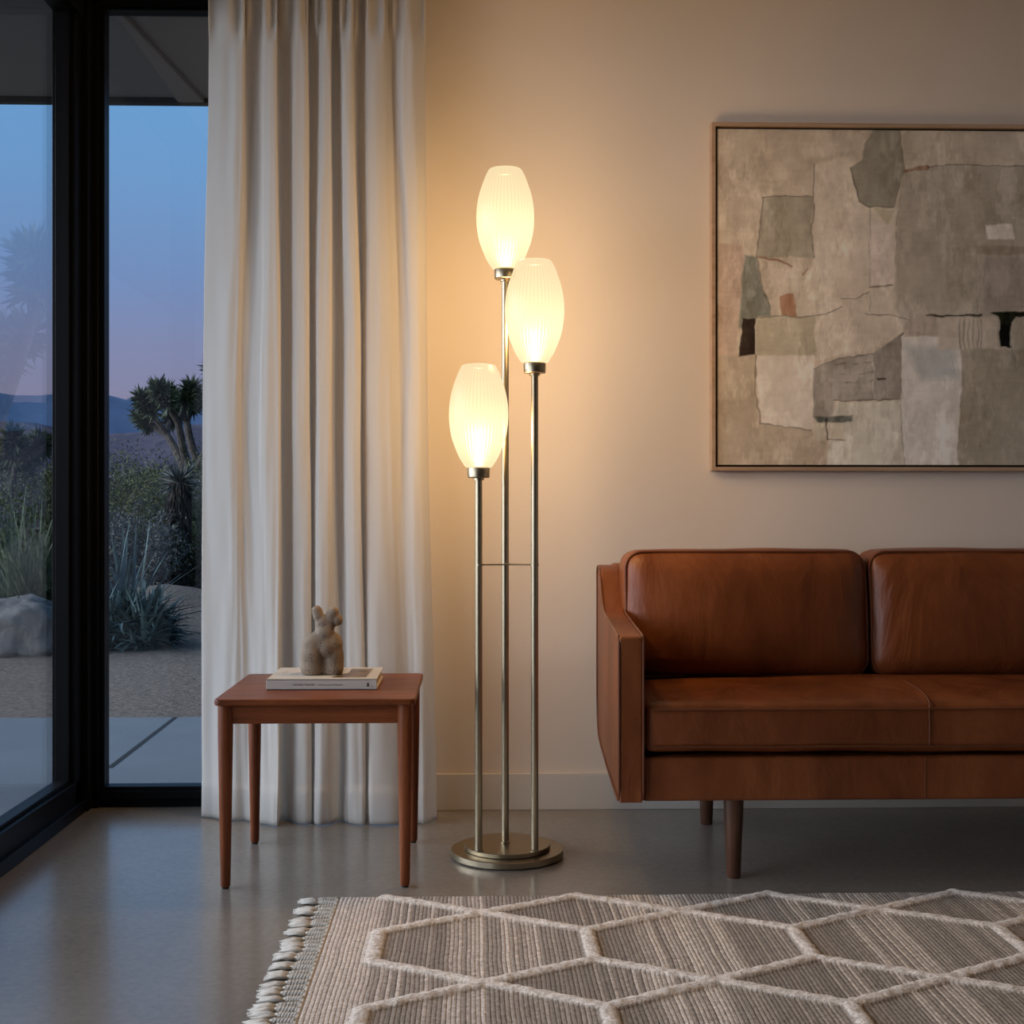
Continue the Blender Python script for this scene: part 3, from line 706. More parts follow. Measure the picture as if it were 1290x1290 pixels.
obj('brace_plate', MB().prism(pl, 'z', .7565, .7595), 'antique_brass', lamp, smooth=False)
for (x, y) in (pa, pb, pc): obj('brace_collar', MB().lathe((x, y, .7555), [(.0, 0), (.0108, 0), (.0108, .005), (0, .005)], 32), 'antique_brass', lamp)

# ------------------------------------------------------------------ side table
tx0, tx1, ty0, ty1, tzt, tzb = -.612, -.138, 3.075, 3.556, .452, .4365
tb = thing('side_table', 'square teak side table with tapered round legs in front of the curtain', 'table', ((tx0 + tx1) / 2, (ty0 + ty1) / 2, 0))
rc = .016
def rrect(x0, x1, y0, y1, r, k=6):
    o_ = []
    for cx_, cy_, a0 in ((x1 - r, y0 + r, -90), (x1 - r, y1 - r, 0), (x0 + r, y1 - r, 90), (x0 + r, y0 + r, 180)):
        for i in range(k + 1):
            a = math.radians(a0 + 90 * i / k); o_.append((cx_ + r * math.cos(a), cy_ + r * math.sin(a)))
    return o_
obj('tabletop', MB().prism(rrect(tx0, tx1, ty0, ty1, rc), 'z', tzb, tzt), 'teak_along_x', tb, bevel=.004)
lx0, lx1, ly0, ly1 = -.589, -.164, 3.107, 3.52
for a_, b_ in ((ly0 - .006, ly0 + .013), (ly1 - .013, ly1 + .006)): obj('apron', MB().box(lx0, lx1, a_, b_, .3905, tzb), 'teak_along_x', tb, bevel=.0015)
for a_, b_ in ((lx0 - .006, lx0 + .013), (lx1 - .013, lx1 + .006)): obj('apron', MB().box(a_, b_, ly0, ly1, .3905, tzb), 'teak_along_y', tb, bevel=.0015)
for x in (lx0, lx1):
    for y in (ly0, ly1):
        l_ = obj('leg', MB().lathe((x, y, 0), [(.0095, .004), (.0112, .006), (.0118, .012), (.0175, .34), (.0180, .39), (.0180, tzb)], 40), 'teak_along_z', tb)
        obj('foot_pad', MB().lathe((x, y, 0), [(.0, .0), (.0085, .0), (.0085, .0045), (0, .0045)], 24), 'rubber_pad', l_)

# ------------------------------------------------------------------ book
bx0, bx1, by0, by1, bz = -.5125, -.2405, 3.232, 3.470, .4523
bk = thing('hardcover_book', 'large cream hardcover book lying on the teak side table', 'book', ((bx0 + bx1) / 2, (by0 + by1) / 2, bz))
f = MB().box(bx0, bx1, by0, by1, bz, bz + .0028).box(bx0, bx1, by0, by1, bz + .0237, bz + .0265).box(bx0, bx1, by0, by0 + .003, bz, bz + .0265)
obj('cover', f, 'book_cloth', bk, bevel=.0008)
obj('pages', MB().box(bx0 + .004, bx1 - .004, by0 + .003, by1 - .005, bz + .0028, bz + .0237), 'paper', bk, smooth=False)
zt = bz + .0265
def quad(pts, z0, z1): return MB().prism(pts, 'z', z0, z1)
obj('cover_picture', quad([(xu(417, 3.26), 3.262), (xu(461, 3.26), 3.262), (xu(470, 3.44), 3.44), (xu(443, 3.44), 3.44), (xu(439, 3.35), 3.35), (xu(428, 3.33), 3.33)], zt - .0001, zt + .0003), 'book_photo', bk, smooth=False)
obj('cover_picture', quad([(-.365, 3.35), (-.335, 3.352), (-.331, 3.44), (-.40, 3.44), (-.39, 3.40)], zt - .0001, zt + .0003), 'book_photo_pale', bk, smooth=False)
def text(s, size, loc, rot, parent, name, m='ink', align='LEFT'):
    cu = bpy.data.curves.new(name, 'FONT'); cu.body = s; cu.size = size; cu.extrude = .00012; cu.align_x = align
    to = bpy.data.objects.new(name + '_tmp', cu); C.objects.link(to); bpy.context.view_layer.update()
    me = bpy.data.meshes.new_from_object(to.evaluated_get(bpy.context.evaluated_depsgraph_get())); bpy.data.objects.remove(to)
    me.transform(Matrix.Translation(loc) @ Matrix.Rotation(rot[2], 4, 'Z') @ Matrix.Rotation(rot[0], 4, 'X')); me.materials.clear()
    return link(name, me, m, parent)
HP = math.pi / 2
text('NOMAK TANVER', .0068, (xu(369.5, by0), by0 - .0001, bz + .0105), (HP, 0, 0), bk, 'spine_title')
text('Interiors by human photographs', .0046, (xu(401, by0), by0 - .0001, bz + .0110), (HP, 0, 0), bk, 'spine_subtitle')
mk = MB().prism([(xu(461, by0), bz + .008), (xu(465.5, by0), bz + .008), (xu(465, by0), bz + .0105), (xu(464.6, by0), bz + .016), (xu(463.2, by0), bz + .018), (xu(462.2, by0), bz + .014), (xu(462.6, by0), bz + .011)], 'y', by0 - .0003, by0 + .001)
obj('spine_emblem', mk, 'ink', bk, smooth=False)
text('press', .0035, (xu(467.5, by0), by0 - .0001, bz + .007), (HP, 0, 0), bk, 'spine_imprint')
text('essay', .011, (-.490, 3.36, zt), (0, 0, 1.0), bk, 'cover_lettering')
text('& forms of\nthe house', .013, (-.462, 3.335, zt), (0, 0, 1.0), bk, 'cover_lettering')

# ------------------------------------------------------------------ sculpture
K = 3.315 / F_PX; su, sv = 405.0, 850.2; sx, sy, sz = xu(405, 3.315), 3.325, zt + .0004
blobs = [(405.7, 831, 1, 24.0, 25, 8.5, 0), (405.7, 841, 1, 24.5, 14, 8.5, 0), (405.5, 814, 0, 23.5, 15, 12.5, 0), (393.2, 830, -1, 15.4, 27, 15, 0), (393.2, 841, -1, 15.4, 16, 15, 0), (395, 815, 0, 16, 16, 13, 0),
         (419.5, 832, 3, 12.8, 27, 14, 0), (419.5, 841, 2, 12.8, 16, 13.5, 0), (418, 813, 2, 13, 16, 12.5, 0),
         (405, 810, 1, 21, 15, 13, 0), (407, 797, 1, 11, 17, 10, 0), (407, 786, 0, 10.5, 11, 8.5, 0),
         (400.5, 776, 0, 6.8, 12.5, 6.6, -12), (398.6, 770, 0, 6.8, 6.4, 6.4, 0), (418, 776, 0, 8.2, 9.6, 7, 18), (419.5, 771.5, 0, 7.2, 6.4, 6.6, 0), (424, 782, 0, 7.4, 7.6, 7, 0), (415, 783, 0, 9, 8, 7.5, 0),
         (411, 816, -2.2, 12.5, 14, 11.6, 0), (409, 800, -1, 12, 16, 10, 0), (413, 788, 0, 9, 10, 8, 0)]
f = MB()
for (u, v, dy, ru, rv, rd, tilt) in blobs:
    n_ = 20; vs = []; fs = []; ca, sa = math.cos(math.radians(tilt)), math.sin(math.radians(tilt))
    for i in range(n_ + 1):
        th = math.pi * i / n_
        for k in range(2 * n_):
            a = math.pi * k / n_; X_ = math.sin(th) * math.cos(a) * ru; Y_ = math.sin(th) * math.sin(a) * rd; Z_ = math.cos(th) * rv
            X_, Z_ = X_ * ca + Z_ * sa, -X_ * sa + Z_ * ca
            vs.append((sx + (u - su + X_) * K, sy + (dy + Y_) * K, sz + max(0.0, (sv - v + Z_) * K)))
    for i in range(n_):
        for k in range(2 * n_):
            k2 = (k + 1) % (2 * n_); fs.append((i * 2 * n_ + k, (i + 1) * 2 * n_ + k, (i + 1) * 2 * n_ + k2, i * 2 * n_ + k2))
    f.add(vs, fs)
sc_ = obj('torso_sculpture', f, 'travertine_stone', origin=(sx, sy, sz))
r_ = sc_.modifiers.new('remesh', 'REMESH'); r_.mode = 'VOXEL'; r_.voxel_size = .0016; r_.use_smooth_shade = True
s_ = sc_.modifiers.new('smooth', 'SMOOTH'); s_.factor = .5; s_.iterations = 24
tag(sc_, 'speckled sandy stone torso sculpture standing on the cream book', 'sculpture')
# thin dark tube standing in for the shade in the crease under the belly
f = MB(); pts = []
for i in range(15):
    a = math.radians(200 + 130 * i / 14); pts.append((sx + (411.5 - su + 9.0 * math.cos(a)) * K, sy - (12.4 - 1.6 * (i / 14 - .5) ** 2 * 4) * K, sz + (sv - 817 + 11.5 * math.sin(a)) * K))
obj('crease_shade_line', f.tube(pts, .0006, 6), 'bark', sc_)

# ------------------------------------------------------------------ sofa
def loc_cushion(x0, x1, y0, y1, z0, z1, r, bul, n=(40, 14, 26), lean=0.0, seed=0, crown=0.0, sagtop=0.0):
    """soft box: rounded edges, faces bulging outward by bul=(bx,by,bz)"""
    cx_, cy_, cz_ = (x0 + x1) / 2, (y0 + y1) / 2, (z0 + z1) / 2; hx, hy, hz = (x1 - x0) / 2, (y1 - y0) / 2, (z1 - z0) / 2
    vid = {}; vs = []; fs = []
    def ax(n_, h): 
        e = [0, .25, .5, .75, 1]; inner = list(np.linspace(-h + r, h - r, n_ + 1)); return [-h + r * (1 - math.cos(q * HP)) * 1 for q in (0, .3, .6)] + inner + [h - r * (1 - math.cos(q * HP)) for q in (.6, .3, 0)]
    AX, AY, AZ = ax(n[0], hx), ax(n[1], hy), ax(n[2], hz)
    def V(i, j_, k):
        key = (i, j_, k)
        if key in vid: return vid[key]
        p = Vector((AX[i], AY[j_], AZ[k]))
        core = Vector((max(-hx + r, min(hx - r, p.x)), max(-hy + r, min(hy - r, p.y)), max(-hz + r, min(hz - r, p.z))))
        d = p - core
        if d.length > 1e-9: p = core + d.normalized() * r
        u, v_, w_ = p.x / hx, p.y / hy, p.z / hz
        g = lambda q: max(0, 1 - q ** 4)
        p.x += bul[0] * math.copysign(abs(u) ** 3, u) * g(v_) * g(w_)
        p.y += bul[1] * math.copysign(abs(v_) ** 3, v_) * g(u) * g(w_)
        p.z += bul[2] * math.copysign(abs(w_) ** 3, w_) * g(u) * g(v_)
        nz = Vector((p.x * 5 + seed * 7, p.y * 5, p.z * 5)); am = .004
        p += Vector((noise.noise(nz), noise.noise(nz + Vector((9, 0, 0))), noise.noise(nz + Vector((0, 9, 0))))) * am
        p.y += lean * (p.z + hz)
        vid[key] = len(vs); vs.append((p.x + cx_, p.y + cy_, p.z + cz_)); return vid[key]
    I, J, L_ = len(AX) - 1, len(AY) - 1, len(AZ) - 1
    for i in range(I):
        for j_ in range(J):
            fs.append((V(i, j_, 0), V(i, j_ + 1, 0), V(i + 1, j_ + 1, 0), V(i + 1, j_, 0))); fs.append((V(i, j_, L_), V(i + 1, j_, L_), V(i + 1, j_ + 1, L_), V(i, j_ + 1, L_)))
        for k in range(L_):
            fs.append((V(i, 0, k), V(i + 1, 0, k), V(i + 1, 0, k + 1), V(i, 0, k + 1))); fs.append((V(i, J, k), V(i, J, k + 1), V(i + 1, J, k + 1), V(i + 1, J, k)))
    for j_ in range(J):
        for k in range(L_):
            fs.append((V(0, j_, k), V(0, j_, k + 1), V(0, j_ + 1, k + 1), V(0, j_ + 1, k))); fs.append((V(I, j_, k), V(I, j_ + 1, k), V(I, j_ + 1, k + 1), V(I, j_, k + 1)))
    return MB().add(vs, fs)
sofa = thing('leather_sofa', 'cognac brown leather sofa with loose back cushions and tapered wooden legs', 'sofa', (1.40, 3.4, 0))
SX0, SX1 = .342, 2.47; IN0, IN1 = .400, 2.412
def arm_poly(y0=3.05): return [(3.05, .208), (3.05, .592), (3.056, .600), (3.30, .6105), (3.50, .620), (3.56, .636), (3.62, .685), (3.655, .722), (3.69, .735), (3.77, .738), (3.785, .72), (3.785, .33), (3.765, .285), (3.715, .250), (3.62, .237), (3.41, .222)]
def armpart(sign):
    po = arm_poly(); vs = []; n_ = len(po)
    for side in (0, 1):
        for (y, z) in po:
            k = (y - 3.05) * .0247
            if sign < 0: x = (SX0 + k) if side == 0 else (IN0 - .003 + k * .9)
            else: x = (SX1 - k) if side == 0 else (IN1 + .003 - k * .9)
            vs.append((x, y, z))
    fs = [tuple(range(n_)), tuple(range(n_, 2 * n_))[::-1]] + [(i, n_ + i, n_ + (i + 1) % n_, (i + 1) % n_) for i in range(n_)]
    if sign > 0: fs = [f_[::-1] for f_ in fs]
    a = obj('armrest', MB().add(vs, fs), 'cognac_leather', sofa, bevel=.006)
    for side in (0, 1):
        pts = [Vector(vs[side * n_ + i]) for i in range(n_)]
        pts = pts[:12] + pts[12:]
        cx_ = (SX0 + IN0) / 2 if sign < 0 else (SX1 + IN1) / 2
        q = [p + Vector((.0012 if (p.x > cx_) else -.0012, 0, 0)) for p in pts]
        pp = []
        for i in range(n_):
            a_, b_ = q[i], q[(i + 1) % n_]; m_ = max(1, int((b_ - a_).length / .03))
            for s in range(m_): pp.append(a_.lerp(b_, s / m_))
        pp = [pp[i].lerp(pp[(i + 1) % len(pp)], .5) * .5 + pp[i].lerp(pp[i - 1], .5) * .5 for i in range(len(pp))]
        obj('armrest_piping', MB().tube(pp, .0030, 8, closed=True), 'leather_piping', a)
armpart(-1); armpart(1)
# base rail
obj('base', MB().box(IN0 - .001, IN1 + .001, 3.062, 3.74, .2085, .3125), 'cognac_leather', sofa, bevel=.008)
for xx in (1.072, 1.742):
    obj('base_seam', MB().tube([(xx, 3.0618, .213), (xx, 3.0612, .26), (xx, 3.0618, .308)], .0011, 6), 'stitching', sofa)
# back rest frame
obj('backrest', MB().box(IN0 - .005, IN1 + .005, 3.70, 3.80, .2085, .742), 'cognac_leather', sofa, bevel=.014)
# bench seat
seat = obj('seat_cushion', loc_cushion(.403, 2.409, 3.058, 3.60, .325, .438, .020, (.002, .006, .016), n=(90, 20, 8), seed=1), 'cognac_leather', sofa)
def rect_loop(x0, x1, z0, z1, y, r, bow=0.0, k=8, lean=0.0):
    o_ = []
    for cx_, cz_, a0 in ((x1 - r, z0 + r, -90), (x1 - r, z1 - r, 0), (x0 + r, z1 - r, 90), (x0 + r, z0 + r, 180)):
        for i in range(k + 1):
            a = math.radians(a0 + 90 * i / k); o_.append(Vector((cx_ + r * math.cos(a), y, cz_ + r * math.sin(a))))
    pp = []
    for i in range(len(o_)):
        a_, b_ = o_[i], o_[(i + 1) % len(o_)]; m_ = max(1, int((b_ - a_).length / .02))
        for s in range(m_): pp.append(a_.lerp(b_, s / m_))
    return pp
for zz in (.4265, .3385):
    pts = [(x, 3.0555 - .004 * (1 - ((x - 1.406) / 1.0) ** 4) + .0005, zz + .0012 * noise.noise(Vector((x * 4, 0, 0)))) for x in np.linspace(.425, 2.387, 90)]
    obj('seat_piping', MB().tube(pts, .0026, 8), 'leather_piping', seat)
for xx, dx in ((1.078, .045), (1.742, .0)):
    pts = [(xx, 3.0525, .342), (xx, 3.0505, .38), (xx, 3.0525, .424), (xx + dx * .1, 3.068, .4425), (xx + dx * .35, 3.15, .4535), (xx + dx * .7, 3.30, .4555), (xx + dx, 3.46, .4515)]
    ps = np.array(pts); o_ = []
    for i in range(len(ps) - 1):
        for s in range(5): o_.append(tuple(cr_(ps[max(i - 1, 0)], ps[i], ps[i + 1], ps[min(i + 2, len(ps) - 1)], s / 5)))
    obj('seat_seam', MB().tube(o_, .0018, 6), 'stitching', seat)
# back cushions
for k in range(3):
    x0 = .409 + k * .668; x1 = x0 + .660
    c_ = obj('back_cushion', loc_cushion(x0, x1, 3.475, 3.655, .446, .783, .042, (.006, .030, .006), n=(34, 8, 20), lean=.10, seed=20 + k), 'cognac_leather', sofa)
    lp = rect_loop(x0 + .003, x1 - .003, .449, .783, 3.50, .046)
    lp = [Vector((p.x + .004 * noise.noise(Vector(((p.x - 1.0) * 5, 2, p.z * 5))), p.y - .006 + .10 * (p.z - .446), p.z)) for p in lp]
    obj('cushion_piping', MB().tube(lp, .0035, 8, closed=True), 'leather_piping', c_)
for (x, y) in ((.634, 3.163), (.664, 3.70), (2.178, 3.163), (2.148, 3.70)):
    obj('leg', MB().lathe((x, y, 0), [(.0150, 0), (.0168, .003), (.0240, .17), (.0250, .2095)], 36), 'walnut', sofa)

# ------------------------------------------------------------------ painting
FY = 3.862
px0, pz1, pz0 = xu(896.8, FY), zv(153.5, xu(896, FY), FY), zv(593, xu(896, FY), FY)
PW = 1.42; px1 = px0 + PW
pt = thing('framed_painting', 'large abstract painting in beige and grey in a thin pale wood frame above the sofa', 'painting', ((px0 + px1) / 2, 3.88, pz0))
fw = .0115
f = MB().box(px0, px1, FY, YB - .002, pz1 - fw, pz1).box(px0, px1, FY, YB - .002, pz0, pz0 + fw).box(px0, px0 + fw, FY, YB - .002, pz0 + fw, pz1 - fw).box(px1 - fw, px1, FY, YB - .002, pz0 + fw, pz1 - fw)
obj('frame', f, 'maple_frame', pt, bevel=.0008)
obj('frame_recess', MB().box(px0 + fw, px1 - fw, 3.884, 3.896, pz0 + fw, pz1 - fw), 'frame_gap_black', pt, smooth=False)
gx = .0065; cx0, cx1, cz0, cz1 = px0 + fw + gx, px1 - fw - gx, pz0 + fw + gx, pz1 - fw - gx
nx_, nz_ = 520, 380
gxx = np.linspace(0, 1, nx_); gzz = np.linspace(0, 1, nz_); GX, GZ = np.meshgrid(gxx, gzz)
sc = 1144 / (cz1 - cz0)                                  # design units per metre
DX = 56 + GX * (cx1 - cx0) * sc; DZ = 82 + (1 - GZ) * 1144
rs = np.random.RandomState(7)
def vnoise(fx, fz, seed):
    r = np.random.RandomState(seed); g = r.rand(64, 64); x = DX / fx; z = DZ / fz
    xi = np.floor(x).astype(int); zi = np.floor(z).astype(int); u = x - xi; v = z - zi; u = u * u * (3 - 2 * u); v = v * v * (3 - 2 * v)
    G = lambda a, b: g[a % 64, b % 64]
    return (G(xi, zi) * (1 - u) + G(xi + 1, zi) * u) * (1 - v) + (G(xi, zi + 1) * (1 - u) + G(xi + 1, zi + 1) * u) * v - .5
def sdpoly(poly, X, Z):
    P_ = np.array(poly, float); n_ = len(P_); d = np.full(X.shape, 1e9); ins = np.zeros(X.shape, bool)
    for i in range(n_):
        a = P_[i]; b = P_[(i + 1) % n_]; e = b - a; wx = X - a[0]; wz = Z - a[1]
        h = np.clip((wx * e[0] + wz * e[1]) / (e @ e + 1e-9), 0, 1); d = np.minimum(d, np.hypot(wx - e[0] * h, wz - e[1] * h))
        c_ = ((a[1] > Z) != (b[1] > Z)) & (X < (b[0] - a[0]) * (Z - a[1]) / (b[1] - a[1] + 1e-12) + a[0]); ins ^= c_
    return np.where(ins, -d, d)
wx_ = DX + 9 * vnoise(60, 60, 1) + 5 * vnoise(18, 18, 2); wz_ = DZ + 9 * vnoise(60, 60, 3) + 5 * vnoise(18, 18, 4)
img = np.zeros(DX.shape + (3,)) + np.array([150, 133, 115.])
def paint(c, poly, soft=5, tex=6, op=1.0):
    global img
    m_ = np.clip(.5 - sdpoly(poly, wx_, wz_) / soft, 0, 1)[..., None] * op
    tx_ = (vnoise(55, 80, int(c[0] * 7 + poly[0][0])) * 1.5 + vnoise(17, 26, int(c[1] * 3 + poly[0][1])) * .9 + vnoise(6, 11, int(c[2] * 5)) * .5)[..., None] * tex * .9
    img = img * (1 - m_) + (np.array(c, float) + tx_) * m_
R_ = 1800
paint((146, 130, 112), [(40, 60), (R_, 60), (R_, 1300), (40, 1300)], 4, 12)
paint((158, 143, 126), [(388, 200), (520, 170), (560, 345), (690, 345), (700, 720), (700, 800), (400, 870), (320, 700), (388, 500)], 14, 9)
paint((128, 117, 102), [(700, 200), (R_, 190), (R_, 850), (900, 850), (700, 760), (668, 690), (672, 345)], 16, 8)
paint((140, 127, 111), [(688, 60), (R_, 60), (R_, 200), (870, 200), (700, 222)], 4, 8)
paint((150, 134, 117), [(345, 125), (600, 118), (600, 145), (345, 180)], 18, 8)
paint((148, 124, 108), [(60, 475), (146, 475), (148, 520), (130, 740), (110, 850), (60, 850)], 10, 8)
paint((138, 121, 102), [(40, 860), (188, 850), (195, 1080), (375, 1110), (430, 1150), (430, 1300), (40, 1300)], 12, 10)
paint((119, 108, 92), [(898, 828), (R_, 828), (R_, 1300), (880, 1300)], 4, 7)
paint((107, 100, 86), [(560, 130), (600, 70), (686, 70), (700, 215), (686, 262), (662, 343), (575, 347), (540, 320), (515, 210), (555, 180)], 5, 7)
paint((121, 111, 94), [(213, 312), (385, 308), (378, 400), (385, 515), (205, 520), (192, 510), (205, 430)], 6, 14)
paint((94, 94, 84), [(150, 510), (190, 515), (205, 600), (235, 690), (235, 720), (190, 722), (130, 760), (140, 640)], 8, 8)
paint((52, 41, 35), [(142, 730), (186, 725), (188, 850), (125, 858)], 4, 5)
paint((141, 129, 107), [(185, 727), (390, 718), (392, 850), (188, 852)], 4, 9)
paint((134, 93, 68), [(270, 655), (290, 641), (322, 643), (327, 722), (275, 722)], 3, 6)
paint((163, 150, 137), [(188, 853), (390, 850), (385, 1075), (375, 1110), (210, 1088), (195, 960)], 5, 7)
paint((113, 103, 93), [(386, 900), (470, 862), (600, 842), (690, 775), (686, 1003), (457, 1003), (452, 1060), (386, 1065)], 5, 12)
paint((150, 142, 127), [(460, 1012), (690, 1006), (697, 1300), (425, 1300), (440, 1145), (490, 1140), (490, 1080), (456, 1050)], 5, 9)
paint((152, 141, 122), [(375, 1085), (490, 1085), (488, 1140), (395, 1145)], 8, 6, .7)
paint((76, 76, 69), [(386, 1062), (520, 1056), (518, 1080), (400, 1080)], 5, 5)
paint((157, 149, 141), [(690, 782), (890, 790), (898, 960), (885, 1060), (878, 1300), (697, 1300), (690, 1000)], 4, 8)
paint((131, 131, 128), [(700, 825), (870, 812), (885, 925), (760, 935)], 26, 8, .85)
paint((130, 114, 101), [(708, 760), (740, 712), (812, 710), (808, 780), (703, 782)], 5, 6)
paint((163, 147, 137), [(578, 395), (660, 405), (668, 605), (580, 615)], 8, 6, .8)
paint((136, 125, 97), [(585, 350), (665, 352), (640, 405)], 6, 5, .8)
paint((163, 153, 141), [(975, 405), (1075, 398), (1080, 450), (985, 456)], 6, 4)
paint((113, 97, 82), [(945, 478), (1420, 466), (1420, 506), (945, 508)], 8, 6)
paint((118, 106, 95), [(975, 516), (1420, 510), (1420, 700), (970, 700)], 14, 8)
paint((147, 133, 118), [(815, 725), (1020, 715), (1022, 825), (815, 830)], 7, 6, .8)
paint((104, 98, 84), [(1250, 830), (1480, 820), (1470, 1060), (1255, 1050)], 6, 10)
paint((158, 148, 134), [(1300, 240), (1520, 230), (1515, 420), (1310, 425)], 12, 8)
paint((17, 17, 14), [(1029, 738), (1067, 738), (1066, 820), (1030, 818)], 3, 2)
paint((33, 36, 25), [(992, 703), (1180, 700), (1170, 716), (1080, 720), (1060, 745), (1030, 745), (1022, 718)], 4, 10)
def stroke(pts, w_, c, op=.8, gap=.0):
    global img
    d = np.full(DX.shape, 1e9)
    for a, b in zip(pts, pts[1:]):
        a = np.array(a, float); b = np.array(b, float); e = b - a; X_ = wx_ - a[0]; Z_ = wz_ - a[1]
        h = np.clip((X_ * e[0] + Z_ * e[1]) / (e @ e + 1e-9), 0, 1); d = np.minimum(d, np.hypot(X_ - e[0] * h, Z_ - e[1] * h))
    m_ = np.clip(.5 + (w_ * (1 + .8 * vnoise(25, 25, 11)) - d) / 3, 0, 1)
    if gap: m_ *= np.clip((vnoise(22, 22, 12) + gap) * 6, 0, 1)
    m_ = m_[..., None] * op; img = img * (1 - m_) + np.array(c, float) * m_
DK = (70, 60, 50)
stroke([(210, 312), (380, 309)], 1.5, DK); stroke([(387, 200), (386, 400), (378, 410), (385, 515)], 1.6, DK, .8, .4)
stroke([(213, 312), (205, 430), (192, 512), (208, 600), (235, 700)], 1.6, DK, .7)
stroke([(192, 516), (260, 526), (312, 550)], 3, (105, 62, 42)); stroke([(380, 515), (350, 575)], 2, (110, 70, 50), .8, .3)
stroke([(190, 725), (345, 722), (420, 708), (485, 688)], 1.6, DK, .7, .4); stroke([(485, 662), (530, 658), (575, 635)], 1.4, DK, .7)
stroke([(188, 850), (188, 970), (205, 1085), (375, 1110)], 2, (80, 68, 56)); stroke([(188, 728), (188, 850)], 1.5, (160, 150, 138))
stroke([(578, 350), (578, 700)], 1.2, DK, .4, .3); stroke([(578, 616), (660, 613)], 2.2, DK, .8); stroke([(515, 210), (540, 320), (578, 347), (660, 343)], 2, (66, 58, 48))
stroke([(700, 222), (780, 210)], 6, (108, 72, 50)); stroke([(780, 209), (870, 200), (1110, 203), (1500, 196)], 1.8, DK, .7)
stroke([(560, 710), (640, 716), (720, 730)], 1.4, DK, .7, .4); stroke([(780, 718), (900, 716), (965, 708)], 3, (45, 38, 32), .9, .35)
for xq in (890, 905, 920, 935, 950, 962): stroke([(xq, 725), (xq + 2, 825)], 1.6, (85, 76, 66), .7)
stroke([(386, 900), (470, 862), (600, 846)], 1.5, DK, .7); stroke([(432, 1068), (433, 1143)], 2.4, (40, 36, 32)); stroke([(433, 1141), (490, 1143)], 1.4, DK)
stroke([(455, 1003), (680, 1003)], 1.8, DK); stroke([(590, 850), (592, 1000)], 1.4, (170, 160, 148), .6)
for zq in (880, 915, 945): stroke([(460, zq), (590, zq - 4)], 1.4, (60, 54, 48), .6, .15)
stroke([(605, 935), (630, 933)], 3, (50, 45, 40)); stroke([(689, 785), (686, 1003), (697, 1226)], 1.3, DK, .5, .3); stroke([(690, 782), (700, 770)], 2, DK)
stroke([(893, 790), (898, 960), (880, 1226)], 1.3, DK, .4, .4); stroke([(1065, 750), (1072, 840), (1085, 870)], 1.6, (60, 68, 60), .7); stroke([(700, 225), (672, 400), (668, 560)], 1.4, DK, .4, .2)
stroke([(945, 510), (950, 700)], 1.2, DK, .3, .2); stroke([(685, 85), (698, 215), (684, 262), (662, 343)], 1.4, DK, .5)
img += (3 * vnoise(3, 3, 90) + 5 * vnoise(46, 70, 91) + 5 * vnoise(12, 40, 92) + 5 * vnoise(30, 9, 93) + 7 * vnoise(170, 150, 94) + 3.5 * vnoise(60, 5, 95) * (vnoise(130, 90, 96) > .1))[..., None]
img = img * .86 + np.array([150, 141, 129.]) * .14 * (img.mean(-1, keepdims=True) > 75) + img * .14 * (img.mean(-1, keepdims=True) <= 75)
img = img * .72 + img.mean(-1, keepdims=True) * np.array([1.05, 1.0, .92]) * .28
img = 128 + (img - 128) * 1.14
for sd_, amt in ((201, 10), (211, -8), (221, 7)):
    mk_ = np.clip((vnoise(70, 120, sd_) + .55 * vnoise(16, 34, sd_ + 1) + .3 * vnoise(4, 14, sd_ + 2) - .16) * 6, 0, 1)
    img += (mk_ * amt)[..., None]
lin = np.clip(img * np.array([1.47, 1.53, 1.60]), 0, 252) / 255; lin = np.where(lin <= .04045, lin / 12.92, ((lin + .055) / 1.055) ** 2.4)
cv = grid_mesh('canvas', cx0 + GX * (cx1 - cx0), np.full(GX.shape, 3.870), cz0 + GZ * (cz1 - cz0), 'painted_canvas', parent=pt)
ca_ = cv.data.attributes.new('paint', 'FLOAT_COLOR', 'POINT')
ca_.data.foreach_set('color', np.concatenate([lin, np.ones(lin.shape[:2] + (1,))], -1).astype(np.float32).ravel())
so = cv.modifiers.new('thick', 'SOLIDIFY'); so.thickness = .014; so.offset = -1

